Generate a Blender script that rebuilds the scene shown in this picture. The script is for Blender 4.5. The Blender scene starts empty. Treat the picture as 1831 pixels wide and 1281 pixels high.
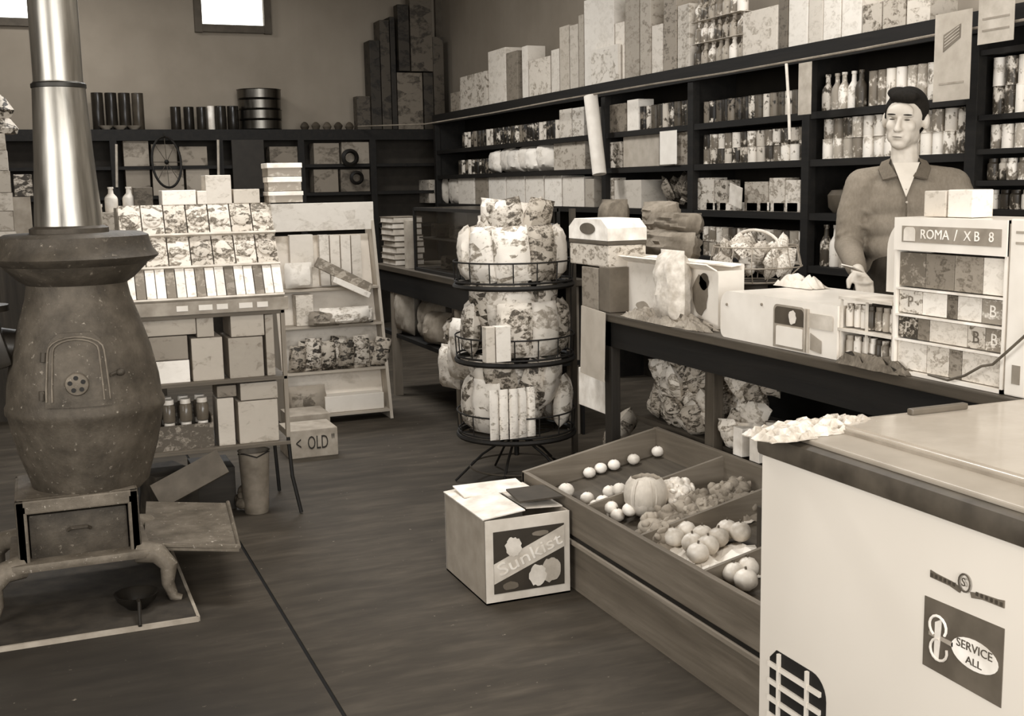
import bpy, bmesh, math, random
from mathutils import Vector, Matrix, Euler
random.seed(7)
SC = bpy.context.scene
COL = SC.collection
PI = math.pi

# ---------------------------------------------------------------- camera
F_PX, CX, CY, CAM_H = 2080.0, 915.5, 640.5, 1.38
_y = Vector(((50-CX)/F_PX, (CY-345)/F_PX, -1.0)).normalized()
_b = (CY-230)/F_PX
_x = Vector((-(_b*_y.y-_y.z)/_y.x, _b, -1.0)).normalized()
_z = _x.cross(_y)
ROT = Matrix((_x, _y, _z))            # camera axes -> world axes
cam_d = bpy.data.cameras.new('camera'); cam = bpy.data.objects.new('camera', cam_d)
COL.objects.link(cam); SC.camera = cam
cam_d.sensor_width = 36.0; cam_d.lens = F_PX/1831.0*36.0
cam_d.clip_start = 0.02; cam_d.clip_end = 60
cam.matrix_world = Matrix.Translation((0, 0, CAM_H)) @ ROT.to_4x4()

def U(px, py, x=None, y=None, z=None):
    """world point where the sight line of a photo pixel meets a plane x=, y= or z="""
    d = ROT @ Vector(((px-CX)/F_PX, (CY-py)/F_PX, -1.0)); o = Vector((0, 0, CAM_H))
    if x is not None: t = (x-o.x)/d.x
    elif y is not None: t = (y-o.y)/d.y
    else: t = (z-o.z)/d.z
    return o+d*t

# ---------------------------------------------------------------- world, light, exposure
SC.view_settings.view_transform = 'Standard'; SC.view_settings.look = 'None'
SC.view_settings.gamma = 1.0; SC.view_settings.use_curve_mapping = False
SC.view_settings.exposure = 0.10
SC.cycles.max_bounces = 6; SC.cycles.diffuse_bounces = 4; SC.cycles.glossy_bounces = 3
SC.cycles.transmission_bounces = 4; SC.cycles.transparent_max_bounces = 6
SC.cycles.sample_clamp_indirect = 4.0; SC.cycles.caustics_reflective = False; SC.cycles.caustics_refractive = False
w = bpy.data.worlds.new('world'); SC.world = w; w.use_nodes = True
w.node_tree.nodes['Background'].inputs[0].default_value = (1.0, 1.0, 1.0, 1); w.node_tree.nodes['Background'].inputs[1].default_value = 1.0
def area(name, loc, rot, sx, sy, power, col=(0.99, 0.995, 1.0)):
    l = bpy.data.lights.new(name, 'AREA'); l.shape = 'RECTANGLE'; l.size = sx; l.size_y = sy
    l.energy = power; l.color = col
    o = bpy.data.objects.new(name, l); COL.objects.link(o); o.location = loc; o.rotation_euler = rot
    return o
area('front_window_daylight', (1.1, -2.35, 1.85), (PI/2, 0, 0), 4.6, 2.1, 300)
area('side_window_daylight', (-2.35, 1.6, 1.9), (PI/2, 0, -PI/2), 2.6, 1.5, 95)
for i, (lx, ly, e) in enumerate(((1.3, 1.4, 34), (1.0, 4.6, 60), (1.4, 8.0, 90), (3.0, 4.3, 30), (0.3, 10.4, 30))):
    area('added_ceiling_fill', (lx, ly, 3.45), (0, 0, 0), 1.3, 0.5, e)  # overhead fill added to brighten the deep room; no fixtures stand there

# ---------------------------------------------------------------- materials (sepia, procedural)
def lin(c):
    c = c/255.0
    return c/12.92 if c <= 0.04045 else ((c+0.055)/1.055)**2.4
def sep(v, tint=0.0):
    """sepia colour for grey level v (0-255, sRGB)"""
    k = v/255.0; r = min(255, v*1.03)
    return (lin(r), lin(r*(0.868+0.105*k)), lin(r*(0.690+0.240*k)), 1)
def neu(v): return (lin(v), lin(v*0.965), lin(v*0.90), 1)
class NT:
    def __init__(s, name, rough=0.7, metal=0.0, spec=0.28):
        s.m = bpy.data.materials.new(name); s.m.use_nodes = True; s.t = s.m.node_tree
        s.b = s.t.nodes['Principled BSDF']; s.b.inputs['Roughness'].default_value = rough
        s.b.inputs['Metallic'].default_value = metal; s.b.inputs['Specular IOR Level'].default_value = spec
        tc = s.t.nodes.new('ShaderNodeTexCoord'); oi = s.t.nodes.new('ShaderNodeObjectInfo')
        s.obj = tc.outputs['Object']; s.rnd = oi.outputs['Random']
        mu = s.n('ShaderNodeMath', operation='MULTIPLY'); s.l(s.rnd, mu.inputs[0]); mu.inputs[1].default_value = 37.0
        cb = s.n('ShaderNodeCombineXYZ'); s.l(mu.outputs[0], cb.inputs[0]); s.l(mu.outputs[0], cb.inputs[1])
        ad = s.n('ShaderNodeVectorMath', operation='ADD'); s.l(s.obj, ad.inputs[0]); s.l(cb.outputs[0], ad.inputs[1])
        s.co = ad.outputs[0]
    def n(s, typ, **k):
        n = s.t.nodes.new(typ)
        for a, v in k.items(): setattr(n, a, v)
        return n
    def l(s, a, b): s.t.links.new(a, b)
    def mapping(s, src, scale):
        m = s.n('ShaderNodeMapping'); m.inputs['Scale'].default_value = scale; s.l(src, m.inputs[0]); return m.outputs[0]
    def noise(s, src, scale, detail=3, rough=0.55, dist=0.0):
        n = s.n('ShaderNodeTexNoise'); n.inputs['Scale'].default_value = scale; n.inputs['Detail'].default_value = detail
        n.inputs['Roughness'].default_value = rough; n.inputs['Distortion'].default_value = dist; s.l(src, n.inputs['Vector']); return n.outputs[0]
    def voro(s, src, scale, feat='F1', out='Distance', rnd=1.0):
        n = s.n('ShaderNodeTexVoronoi', feature=feat); n.inputs['Scale'].default_value = scale; n.inputs['Randomness'].default_value = rnd
        s.l(src, n.inputs['Vector']); return n.outputs[out]
    def ramp(s, fac, stops, mode='LINEAR'):
        r = s.n('ShaderNodeValToRGB'); cr = r.color_ramp; cr.interpolation = mode
        while len(cr.elements) < len(stops): cr.elements.new(0.5)
        for e, (p, c) in zip(cr.elements, stops): e.position = p; e.color = c
        s.l(fac, r.inputs[0]); return r.outputs[0]
    def mix(s, fac, a, b, mode='MIX'):
        m = s.n('ShaderNodeMix', data_type='RGBA', blend_type=mode)
        if isinstance(fac, (int, float)): m.inputs[0].default_value = fac
        else: s.l(fac, m.inputs[0])
        for i, v in ((6, a), (7, b)):
            if isinstance(v, tuple): m.inputs[i].default_value = v
            else: s.l(v, m.inputs[i])
        return m.outputs[2]
    def math(s, op, a, b=None):
        m = s.n('ShaderNodeMath', operation=op)
        for i, v in enumerate((a, b)):
            if v is None: continue
            if isinstance(v, (int, float)): m.inputs[i].default_value = v
            else: s.l(v, m.inputs[i])
        return m.outputs[0]
    def bump(s, h, strength=0.3, dist=0.01):
        b = s.n('ShaderNodeBump'); b.inputs['Strength'].default_value = strength; b.inputs['Distance'].default_value = dist
        s.l(h, b.inputs['Height']); s.l(b.outputs[0], s.b.inputs['Normal'])
    def color(s, c):
        if isinstance(c, tuple): s.b.inputs['Base Color'].default_value = c
        else: s.l(c, s.b.inputs['Base Color'])
        return s.m
_mc = {}
def cached(f):
    def g(*a, **k):
        key = (f.__name__, a, tuple(sorted(k.items())))
        if key not in _mc: _mc[key] = f(*a, **k)
        return _mc[key]
    return g
@cached
def plain(v, rough=0.7, var=0.10, metal=0.0, bump=0.15, scale=14.0):
    """one paint with slight wear"""
    t = NT('paint_%d' % v, rough, metal)
    n = t.noise(t.co, scale, 4)
    c = t.ramp(n, [(0.3, sep(v*(1-var))), (0.7, sep(min(250, v*(1+var))))])
    t.bump(n, bump, 0.004)
    return t.color(c)
@cached
def pack(v1, v2, scale=28.0, cover=0.45, rough=0.6):
    """printed packaging: blocks and blobs of a second tone, different on every package"""
    t = NT('printed_card_%d_%d' % (v1, v2), rough)
    a = t.voro(t.mapping(t.co, (1, 1, 1.7)), scale*0.8, 'F1', 'Color')
    n = t.noise(t.mapping(t.co, (1, 1, 1.4)), scale*1.9, 4, 0.68, 0.3)
    sx = t.n('ShaderNodeSeparateColor'); t.l(a, sx.inputs[0])
    f = t.math('ADD', t.math('MULTIPLY', sx.outputs[0], 0.30), t.math('MULTIPLY', n, 0.80))
    p0 = 0.30+cover*0.36
    c = t.ramp(f, [(p0-0.06, sep(v2)), (p0+0.01, sep(v2*0.5+v1*0.5)), (p0+0.10, sep(v1)), (1.0, sep(min(246, v1*1.04)))])
    r = t.math('ADD', t.math('MULTIPLY', t.rnd, 0.22), 0.83)
    cc = t.n('ShaderNodeCombineColor'); [t.l(r, cc.inputs[i]) for i in range(3)]
    return t.color(t.mix(1.0, c, cc.outputs[0], 'MULTIPLY'))
@cached
def can_label(va, vb, seed=0):
    """printed tin label, band and blocks differing from tin to tin, over a paler rim"""
    t = NT('tin_label_%d_%d' % (va, vb), 0.4)
    sp = t.n('ShaderNodeSeparateXYZ'); t.l(t.obj, sp.inputs[0])
    n = t.noise(t.mapping(t.co, (1, 1, 0.8)), 48, 3, 0.65, 0.3)
    band = t.math('SINE', t.math('ADD', t.math('MULTIPLY', sp.outputs[2], 55.0), t.math('MULTIPLY', t.rnd, 9.0)))
    f = t.math('ADD', t.math('ADD', n, t.math('MULTIPLY', band, 0.09)), t.math('MULTIPLY', t.math('SUBTRACT', t.rnd, 0.5), 0.42))
    c = t.ramp(f, [(0.0, sep(vb)), (0.40, sep(vb)), (0.47, sep((va+vb)/2)), (0.54, sep(va)), (1.0, sep(va))])
    return t.color(c)
@cached
def wood(v, v2=None, axis=0, rough=0.65, scale=5.0):
    t = NT('wood_%d' % v, rough); v2 = v2 or v*0.62
    s = [scale*5]*3; s[axis] = scale*0.35
    n = t.noise(t.mapping(t.co, tuple(s)), 1.0, 6, 0.6, 0.4)
    n2 = t.noise(t.co, 9, 3)
    c = t.ramp(n, [(0.28, sep(v2)), (0.5, sep((v+v2)/2)), (0.72, sep(v))])
    c = t.mix(t.math('MULTIPLY', n2, 0.35), c, sep(v2*0.8)); t.bump(n, 0.35, 0.004)
    return t.color(c)
@cached
def cloth(v, v2, scale=60.0, bump=0.4):
    t = NT('cloth_%d' % v, 0.9, spec=0.15)
    n = t.noise(t.mapping(t.co, (1, 1, 0.4)), scale, 4, 0.7); n2 = t.noise(t.co, 9, 3)
    c = t.mix(0.5, t.ramp(n, [(0.35, sep(v2)), (0.65, sep(v))]), t.ramp(n2, [(0.35, sep(v2)), (0.65, sep(v))]))
    t.bump(n, bump, 0.003); return t.color(c)
@cached
def metal(v, rough=0.35):
    t = NT('metal_%d' % v, rough, 1.0)
    n = t.noise(t.mapping(t.co, (1, 1, 0.15)), 30, 3)
    t.l(t.math('ADD', t.math('MULTIPLY', n, 0.25), rough-0.1), t.b.inputs['Roughness'])
    return t.color(t.ramp(n, [(0.3, neu(v*0.85)), (0.7, neu(v))]))
@cached
def cast_iron(v, v2):
    t = NT('rusted_cast_iron_%d' % v, 0.62, 0.25)
    n = t.noise(t.co, 11, 6, 0.65); n2 = t.noise(t.co, 55, 4, 0.7)
    c = t.ramp(n, [(0.28, sep(v2)), (0.5, sep((v+v2)/2)), (0.74, sep(v))])
    c = t.mix(t.ramp(n2, [(0.63, (0, 0, 0, 1)), (0.72, (1, 1, 1, 1))]), c, sep(min(240, v*1.5)))
    t.bump(t.math('ADD', n, t.math('MULTIPLY', n2, 0.6)), 0.45, 0.006); return t.color(c)
@cached
def glass(v=200, rough=0.08, alpha=0.35):
    t = NT('glass_%d' % v, rough, 0.0, 0.6); t.b.inputs['Alpha'].default_value = alpha
    n = t.noise(t.co, 6, 2); return t.color(t.ramp(n, [(0.3, sep(v*0.9)), (0.7, sep(v))]))
@cached
def glow(v, e):
    t = NT('bright_window_glass', 0.2)
    n = t.noise(t.co, 3, 2); c = t.ramp(n, [(0.3, (0.9, 0.88, 0.8, 1)), (0.7, (1, 1, 0.93, 1))])
    t.l(c, t.b.inputs['Emission Color']); t.b.inputs['Emission Strength'].default_value = e
    return t.color(c)

# ---------------------------------------------------------------- mesh builder
class MB:
    def __init__(s): s.bm = bmesh.new(); s.mi = 0
    def _tag(s, faces):
        for f in faces: f.material_index = s.mi
    def box(s, c, d, rot=None, bev=0.0):
        r = bmesh.ops.create_cube(s.bm, size=1.0); vs = r['verts']
        M = Matrix.Translation(c) @ (rot.to_matrix().to_4x4() if rot else Matrix.Identity(4)) @ Matrix.Diagonal((d[0], d[1], d[2], 1))
        bmesh.ops.transform(s.bm, matrix=M, verts=vs)
        fs = list({f for v in vs for f in v.link_faces}); s._tag(fs)
        if bev > 0:
            es = list({e for v in vs for e in v.link_edges})
            rr = bmesh.ops.bevel(s.bm, geom=es, offset=bev, segments=2, affect='EDGES', profile=0.6)
            s._tag(rr['faces'])
        return s
    def bb(s, a, b, bev=0.0):
        return s.box([(a[i]+b[i])/2 for i in range(3)], [abs(b[i]-a[i]) for i in range(3)], None, bev)
    def lathe(s, prof, seg=28, c=(0, 0, 0), M=None, a0=0.0, a1=2*PI):
        full = abs(a1-a0-2*PI) < 1e-6; n = seg if full else seg+1; rings = []
        M = M or Matrix.Identity(4)
        for r, z in prof:
            if r < 1e-6: rings.append([s.bm.verts.new(M @ (Vector((0, 0, z))+Vector(c)))]); continue
            rings.append([s.bm.verts.new(M @ (Vector((r*math.cos(a0+(a1-a0)*i/seg), r*math.sin(a0+(a1-a0)*i/seg), z))+Vector(c))) for i in range(n)])
        for A, B in zip(rings, rings[1:]):
            m = seg
            for i in range(m):
                j = (i+1) % n
                try:
                    if len(A) == 1 and len(B) == 1: continue
                    if len(A) == 1: f = s.bm.faces.new((A[0], B[j], B[i]))
                    elif len(B) == 1: f = s.bm.faces.new((A[i], A[j], B[0]))
                    else: f = s.bm.faces.new((A[i], A[j], B[j], B[i]))
                    f.material_index = s.mi
                except ValueError: pass
        return s
    def cyl(s, a, b, r, seg=14, r2=None):
        a, b = Vector(a), Vector(b); d = b-a; L = d.length; q = d.to_track_quat('Z', 'Y')
        M = Matrix.Translation(a) @ q.to_matrix().to_4x4()
        return s.lathe([(0, 0), (r, 0), (r if r2 is None else r2, L), (0, L)], seg, M=M)
    def tube(s, pts, r, seg=7):
        pts = [Vector(p) for p in pts]; rings = []; prev = None
        for i, p in enumerate(pts):
            d = (pts[min(i+1, len(pts)-1)]-pts[max(i-1, 0)]).normalized()
            if prev is None: u = d.orthogonal().normalized()
            else:
                u = prev-d*prev.dot(d); u = u.normalized() if u.length > 1e-6 else d.orthogonal().normalized()
            prev = u; v = d.cross(u); rr = r[i] if isinstance(r, (list, tuple)) else r
            rings.append([s.bm.verts.new(p+(u*math.cos(2*PI*k/seg)+v*math.sin(2*PI*k/seg))*rr) for k in range(seg)])
        for A, B in zip(rings, rings[1:]):
            for k in range(seg):
                f = s.bm.faces.new((A[k], A[(k+1) % seg], B[(k+1) % seg], B[k])); f.material_index = s.mi
        for R_ in (rings[0][::-1], rings[-1]):
            f = s.bm.faces.new(R_); f.material_index = s.mi
        return s
    def prism(s, poly, depth, M):
        """poly in local xy, extruded from z=0 to depth, placed by M"""
        a = [s.bm.verts.new(M @ Vector((x, y, 0))) for x, y in poly]; b = [s.bm.verts.new(M @ Vector((x, y, depth))) for x, y in poly]
        fs = [s.bm.faces.new(a[::-1]), s.bm.faces.new(b)]
        for i in range(len(poly)):
            j = (i+1) % len(poly); fs.append(s.bm.faces.new((a[i], a[j], b[j], b[i])))
        s._tag(fs); return s
    _tpl = {}
    def ell(s, c, r, seg=16, rot=None, M=None):
        if seg not in MB._tpl:
            t = bmesh.new(); bmesh.ops.create_uvsphere(t, u_segments=seg, v_segments=max(6, seg*2//3), radius=1.0); t.verts.index_update()
            MB._tpl[seg] = ([v.co.copy() for v in t.verts], [[v.index for v in f.verts] for f in t.faces]); t.free()
        T = (M or Matrix.Identity(4)) @ Matrix.Translation(c) @ (rot.to_matrix().to_4x4() if rot else Matrix.Identity(4)) @ Matrix.Diagonal((r[0], r[1], r[2], 1))
        co, fa = MB._tpl[seg]; vs = [s.bm.verts.new(T @ v) for v in co]
        for f in fa: s.bm.faces.new([vs[i] for i in f]).material_index = s.mi
        return s
    def crumple(s, w_, d_, h_, seed=0, n=12, z0=0.0, base=None):
        """a crumpled sheet: jagged folds, ragged edge, given thickness below"""
        rg = random.Random(seed); g = []; base = base or (lambda x, y: z0)
        for i in range(n+1):
            row = []
            for j in range(n+1):
                u, v = i/n*2-1, j/n*2-1; k = 1+rg.uniform(-.10, .10); e = max(0.0, 1-max(abs(u), abs(v))**4)
                x, y = u*w_/2*k*(1-.15*v*v), v*d_/2*k*(1-.15*u*u); row.append(s.bm.verts.new((x, y, base(x, y)+.002+h_*e*rg.random())))
            g.append(row)
        lo = [[s.bm.verts.new((v.co.x, v.co.y, base(v.co.x, v.co.y))) for v in row] for row in g]
        for i in range(n):
            for j in range(n):
                s.bm.faces.new((g[i][j], g[i+1][j], g[i+1][j+1], g[i][j+1])); s.bm.faces.new((lo[i][j+1], lo[i+1][j+1], lo[i+1][j], lo[i][j]))
        rim = [(i, 0) for i in range(n)]+[(n, j) for j in range(n)]+[(i, n) for i in range(n, 0, -1)]+[(0, j) for j in range(n, 0, -1)]
        for (a, b), (c, d) in zip(rim, rim[1:]+rim[:1]): s.bm.faces.new((g[c][d], g[a][b], lo[a][b], lo[c][d]))
        return s
    def pillow(s, wd, ht, th, M=None, seed=0, n=9):
        """a filled bag standing up: width x, height z, fullness y, crimped top and bottom"""
        rg = random.Random(seed); M = M or Matrix.Identity(4); g = {}
        for side in (-1, 1):
            for i in range(n+1):
                for j in range(n+1):
                    u, v = i/n*2-1, j/n*2-1
                    edge = i in (0, n) or j in (0, n)
                    if edge and side == 1: g[(1, i, j)] = g[(-1, i, j)]; continue
                    full = (1-abs(u)**3)**0.6*(1-abs(v)**4)**0.7 if not edge else 0
                    y = side*th/2*full*(1+rg.uniform(-.14, .14))
                    x = u*wd/2*(1-0.06*(1-v*v)*-1-0.05*rg.random()) ; z = (v+1)/2*ht+(rg.uniform(-.02, .02)*ht if not edge else 0)
                    g[(side, i, j)] = s.bm.verts.new(M @ Vector((x, y, z)))
        for side in (-1, 1):
            for i in range(n):
                for j in range(n):
                    q = [g[(side, i, j)], g[(side, i+1, j)], g[(side, i+1, j+1)], g[(side, i, j+1)]]
                    if side == 1: q.reverse()
                    try: f = s.bm.faces.new(q); f.material_index = s.mi
                    except ValueError: pass
        return s
    def mesh(s, name, mats, smooth=False):
        me = bpy.data.meshes.new(name); bmesh.ops.recalc_face_normals(s.bm, faces=s.bm.faces); s.bm.to_mesh(me); s.bm.free()
        for m in (mats if isinstance(mats, (list, tuple)) else [mats]): me.materials.append(m)
        if smooth:
            for p in me.polygons: p.use_smooth = True
            try: me.set_sharp_from_angle(angle=math.radians(38))
            except Exception: pass
        return me
    def build(s, name, mats, parent=None, smooth=False, loc=(0, 0, 0), rot=(0, 0, 0), label=None):
        o = bpy.data.objects.new(name, s.mesh(name, mats, smooth)); COL.objects.link(o); o.location = loc; o.rotation_euler = rot
        if parent: o.parent = parent
        if label: o['label'] = label
        return o
def tag(o, label, cat, group=None, kind=None):
    o['label'] = label; o['category'] = cat
    if group: o['group'] = group
    if kind: o['kind'] = kind
    return o
def thing(name, label, cat, loc=(0, 0, 0), rz=0.0, group=None):
    o = bpy.data.objects.new(name, None); COL.objects.link(o); o.location = loc; o.rotation_euler = (0, 0, rz); o.empty_display_size = 0.05
    return tag(o, label, cat, group)
def struct(o): o['kind'] = 'structure'; return o
def dup(root, loc, rz=None, label=None, group=None, scale=None):
    kids = [c for c in root.children]
    r = root.copy(); COL.objects.link(r); r.location = loc
    if rz is not None: r.rotation_euler = (r.rotation_euler[0], r.rotation_euler[1], rz)
    if label: r['label'] = label
    if group: r['group'] = group
    if scale: r.scale = (scale,)*3 if isinstance(scale, (int, float)) else scale
    for ch in kids:
        c = ch.copy(); COL.objects.link(c); c.parent = r
        for gch in ch.children:
            d = gch.copy(); COL.objects.link(d); d.parent = c
    return r
ORD = ['first', 'second', 'third', 'fourth', 'fifth', 'sixth', 'seventh', 'eighth', 'ninth', 'tenth', 'eleventh', 'twelfth',
       'thirteenth', 'fourteenth', 'fifteenth', 'sixteenth', 'seventeenth', 'eighteenth', 'nineteenth', 'twentieth', 'twenty-first', 'twenty-second', 'twenty-third', 'twenty-fourth', 'twenty-fifth', 'twenty-sixth', 'twenty-seventh', 'twenty-eighth', 'twenty-ninth', 'thirtieth', 'thirty-first', 'thirty-second', 'thirty-third']
AISLE = Matrix(((0, 0, -1, 0), (-1, 0, 0, 0), (0, 1, 0, 0), (0, 0, 0, 1)))   # text plane facing the aisle (-X)
FRONT = Matrix(((1, 0, 0, 0), (0, 0, -1, 0), (0, 1, 0, 0), (0, 0, 0, 1)))    # text plane facing the shop front (-Y)
def text(name, s, size, M, mat, parent=None, extrude=0.0008, width=None, label=None):
    cu = bpy.data.curves.new(name, 'FONT'); cu.body = s; cu.size = size; cu.extrude = extrude
    cu.align_x = 'CENTER'; cu.align_y = 'CENTER'; cu.resolution_u = 3
    o = bpy.data.objects.new(name, cu); COL.objects.link(o)
    dg = bpy.context.evaluated_depsgraph_get(); me = bpy.data.meshes.new_from_object(o.evaluated_get(dg))
    bpy.data.objects.remove(o)
    if width:
        xs = [v.co.x for v in me.vertices]; k = width/max(1e-6, max(xs)-min(xs))
        for v in me.vertices: v.co.x *= k
    me.transform(M); me.materials.clear(); me.materials.append(mat)
    o = bpy.data.objects.new(name, me); COL.objects.link(o)
    if parent: o.parent = parent
    if label: o['label'] = label
    return o
def fbox(name, label, cat, mat, rect, x=None, y=None, z=None, d=0.15, group=None, rz=0.0, bev=0.003, lid=None):
    """a carton whose front face fills a stretch of a plane; stands at height z"""
    x0, y0, x1, y1 = rect; xm = (x0+x1)/2
    if x is not None:
        a, b = U(x0, y1, x=x), U(x1, y1, x=x); zz = (a.z+b.z)/2 if z is None else z
        h = U(xm, y0, x=x).z-zz; wd = abs(a.y-b.y); c = (x+d/2, (a.y+b.y)/2, zz); dim = (d, wd, h)
    else:
        a, b = U(x0, y1, y=y), U(x1, y1, y=y); zz = (a.z+b.z)/2 if z is None else z
        h = U(xm, y0, y=y).z-zz; wd = abs(a.x-b.x); c = ((a.x+b.x)/2, y+d/2, zz); dim = (wd, d, h)
    h = max(h, 0.01)
    dim = (dim[0], dim[1], h-0.001)
    m = MB().box((0, 0, dim[2]/2+0.0005), (dim[0]-0.003, dim[1]-0.003, dim[2]), None, min(bev, min(dim)*0.2))
    if lid:      # a lid edge of another tone is its own part
        root = thing(name, label, cat, c, rz, group); m.build('body', mat, root)
        MB().box((0, 0, dim[2]-0.012), (dim[0]+0.004, dim[1]+0.004, 0.026), None, 0.002).build('lid', lid, root)
        return root
    o = m.build(name, mat, None, False, c, (0, 0, rz)); return tag(o, label, cat, group)
# ================================================================ THE ROOM
XR, YB, ZC, XL, YF = 4.02, 11.6, 3.6, -2.5, -2.5
def floor_mat():
    t = NT('worn_concrete_floor', 0.72, 0, 0.18)
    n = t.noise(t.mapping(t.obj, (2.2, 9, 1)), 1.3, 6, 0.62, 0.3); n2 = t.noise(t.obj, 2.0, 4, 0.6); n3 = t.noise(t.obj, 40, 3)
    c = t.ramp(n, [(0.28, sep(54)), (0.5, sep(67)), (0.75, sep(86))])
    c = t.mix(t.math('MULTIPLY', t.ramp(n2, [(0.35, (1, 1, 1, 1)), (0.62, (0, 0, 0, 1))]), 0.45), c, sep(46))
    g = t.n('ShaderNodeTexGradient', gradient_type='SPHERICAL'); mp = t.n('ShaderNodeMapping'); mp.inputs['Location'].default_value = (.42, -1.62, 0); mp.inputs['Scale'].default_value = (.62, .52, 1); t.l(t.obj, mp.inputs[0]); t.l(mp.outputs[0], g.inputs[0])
    c = t.mix(t.math('MULTIPLY', t.ramp(t.math('ADD', g.outputs[1], t.math('MULTIPLY', t.math('SUBTRACT', n2, .5), .8)), [(0.05, (0, 0, 0, 1)), (0.42, (1, 1, 1, 1))]), 0.72), c, sep(30))  # near-left light fall-off painted into the floor as a ragged dark patch
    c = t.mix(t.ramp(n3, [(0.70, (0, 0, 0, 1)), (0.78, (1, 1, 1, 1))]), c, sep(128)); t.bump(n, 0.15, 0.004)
    return t.color(c)
def plaster(v, nm):
    t = NT(nm, 0.85, 0, 0.2); n = t.noise(t.obj, 0.9, 5, 0.6); n2 = t.noise(t.mapping(t.obj, (6, 6, 0.6)), 1.2, 4)
    c = t.ramp(n, [(0.3, sep(v*0.9)), (0.7, sep(v*1.08))]); c = t.mix(t.math('MULTIPLY', n2, 0.3), c, sep(v*0.85)); t.bump(n2, 0.1, 0.01)
    return t.color(c)
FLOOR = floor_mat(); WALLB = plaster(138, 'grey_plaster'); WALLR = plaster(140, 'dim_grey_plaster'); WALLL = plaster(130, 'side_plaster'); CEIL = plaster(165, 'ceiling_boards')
BLK = plain(26, 0.6, 0.2); DARK = plain(44, 0.65, 0.2); WHITE = plain(226, 0.45, 0.03, 0, 0.05); CREAM = plain(205, 0.5, 0.05); TRIM = wood(60, 34)
# the floor, in slabs either side of the expansion seam
xs0, xs1 = U(430, 940, z=0), U(585, 1281, z=0); sx = (xs0.x+xs1.x)/2
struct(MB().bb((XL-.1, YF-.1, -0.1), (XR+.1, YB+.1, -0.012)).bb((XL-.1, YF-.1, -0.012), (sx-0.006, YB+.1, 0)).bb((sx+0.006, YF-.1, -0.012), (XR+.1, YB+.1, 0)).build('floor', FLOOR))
struct(MB().bb((sx-0.006, YF-.1, -0.011), (sx+0.006, YB+.1, -0.004)).build('trim_1', plain(18, 0.9)))
w1 = (U(360, 47, y=YB).x, U(470, 0, y=YB).x); w2 = (U(-40, 35, y=YB).x, U(60, 35, y=YB).x); wz0 = U(400, 46, y=YB).z; wz1 = wz0+0.42
def wall_with_holes(name, mat, u0, u1, z0, z1, holes, place):
    m = MB(); us = sorted({u0, u1, *[h[0] for h in holes], *[h[1] for h in holes]})
    for a, b in zip(us, us[1:]):
        h = [q for q in holes if q[0] <= (a+b)/2 <= q[1]]
        if h: m.bb(*place(a, b, z0, h[0][2])); m.bb(*place(a, b, h[0][3], z1))
        else: m.bb(*place(a, b, z0, z1))
    return struct(m.build(name, mat))
wall_with_holes('wall_back', WALLB, XL, XR, 0, ZC, [(w1[0], w1[1], wz0, wz1), (w2[0], w2[1], wz0, wz1)], lambda a, b, c, d: ((a, YB, c), (b, YB+.15, d)))
struct(MB().bb((XR, YF, 0), (XR+.12, YB+.15, ZC)).build('wall_right', WALLR))
wall_with_holes('wall_left', WALLL, YF, YB+.15, 0, ZC, [(0.3, 2.9, 1.1, 2.7)], lambda a, b, c, d: ((XL-.12, a, c), (XL, b, d)))
wall_with_holes('wall_front', WALLL, XL, XR, 0, ZC, [(-1.4, 3.2, 0.7, 2.8)], lambda a, b, c, d: ((a, YF-.12, c), (b, YF, d)))
struct(MB().bb((XL-.12, YF-.12, ZC), (XR+.12, YB+.15, ZC+.1)).build('ceiling', CEIL))
struct(MB().bb((XL, YB-.02, 0), (XR, YB, .14)).build('baseboard_back', TRIM))
struct(MB().bb((XR-.02, YF, 0), (XR, YB, .14)).build('baseboard_right', TRIM))
for i, (a, b) in enumerate((w1, w2)):
    wn = thing('window_%d' % (i+1), 'small bright transom window high in the back wall, %s' % ('above the tin-lined shelf' if i == 0 else 'at the far left'), 'window', ((a+b)/2, YB, wz0)); wn['kind'] = 'structure'
    hw = (b-a)/2; fr = MB()
    for s_ in (-1, 1): fr.box((s_*(hw+.03), -.01, .21), (.07, .08, .56))
    for z_ in (-.03, .45): fr.box((0, -.01, z_), (2*hw-.012, .078, .07))
    fr.build('frame', plain(78), wn)
    MB().box((0, .06, .21), (2*hw, .01, .42)).build('pane', glow(250, 3.2), wn)
# dark strip built in for the shade edge on the back wall behind the stove pipe
a, b = U(64, 150, y=YB-.03), U(84, 150, y=YB-.03)
struct(MB().bb((a.x, YB-.05, 0), (b.x+.02, YB, ZC)).build('wall_shade_strip', plain(74)))
struct(MB().bb((U(778, 100, y=YB).x, YB-.05, 0), (XR, YB, ZC)).build('trim_3', plain(84)))

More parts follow.
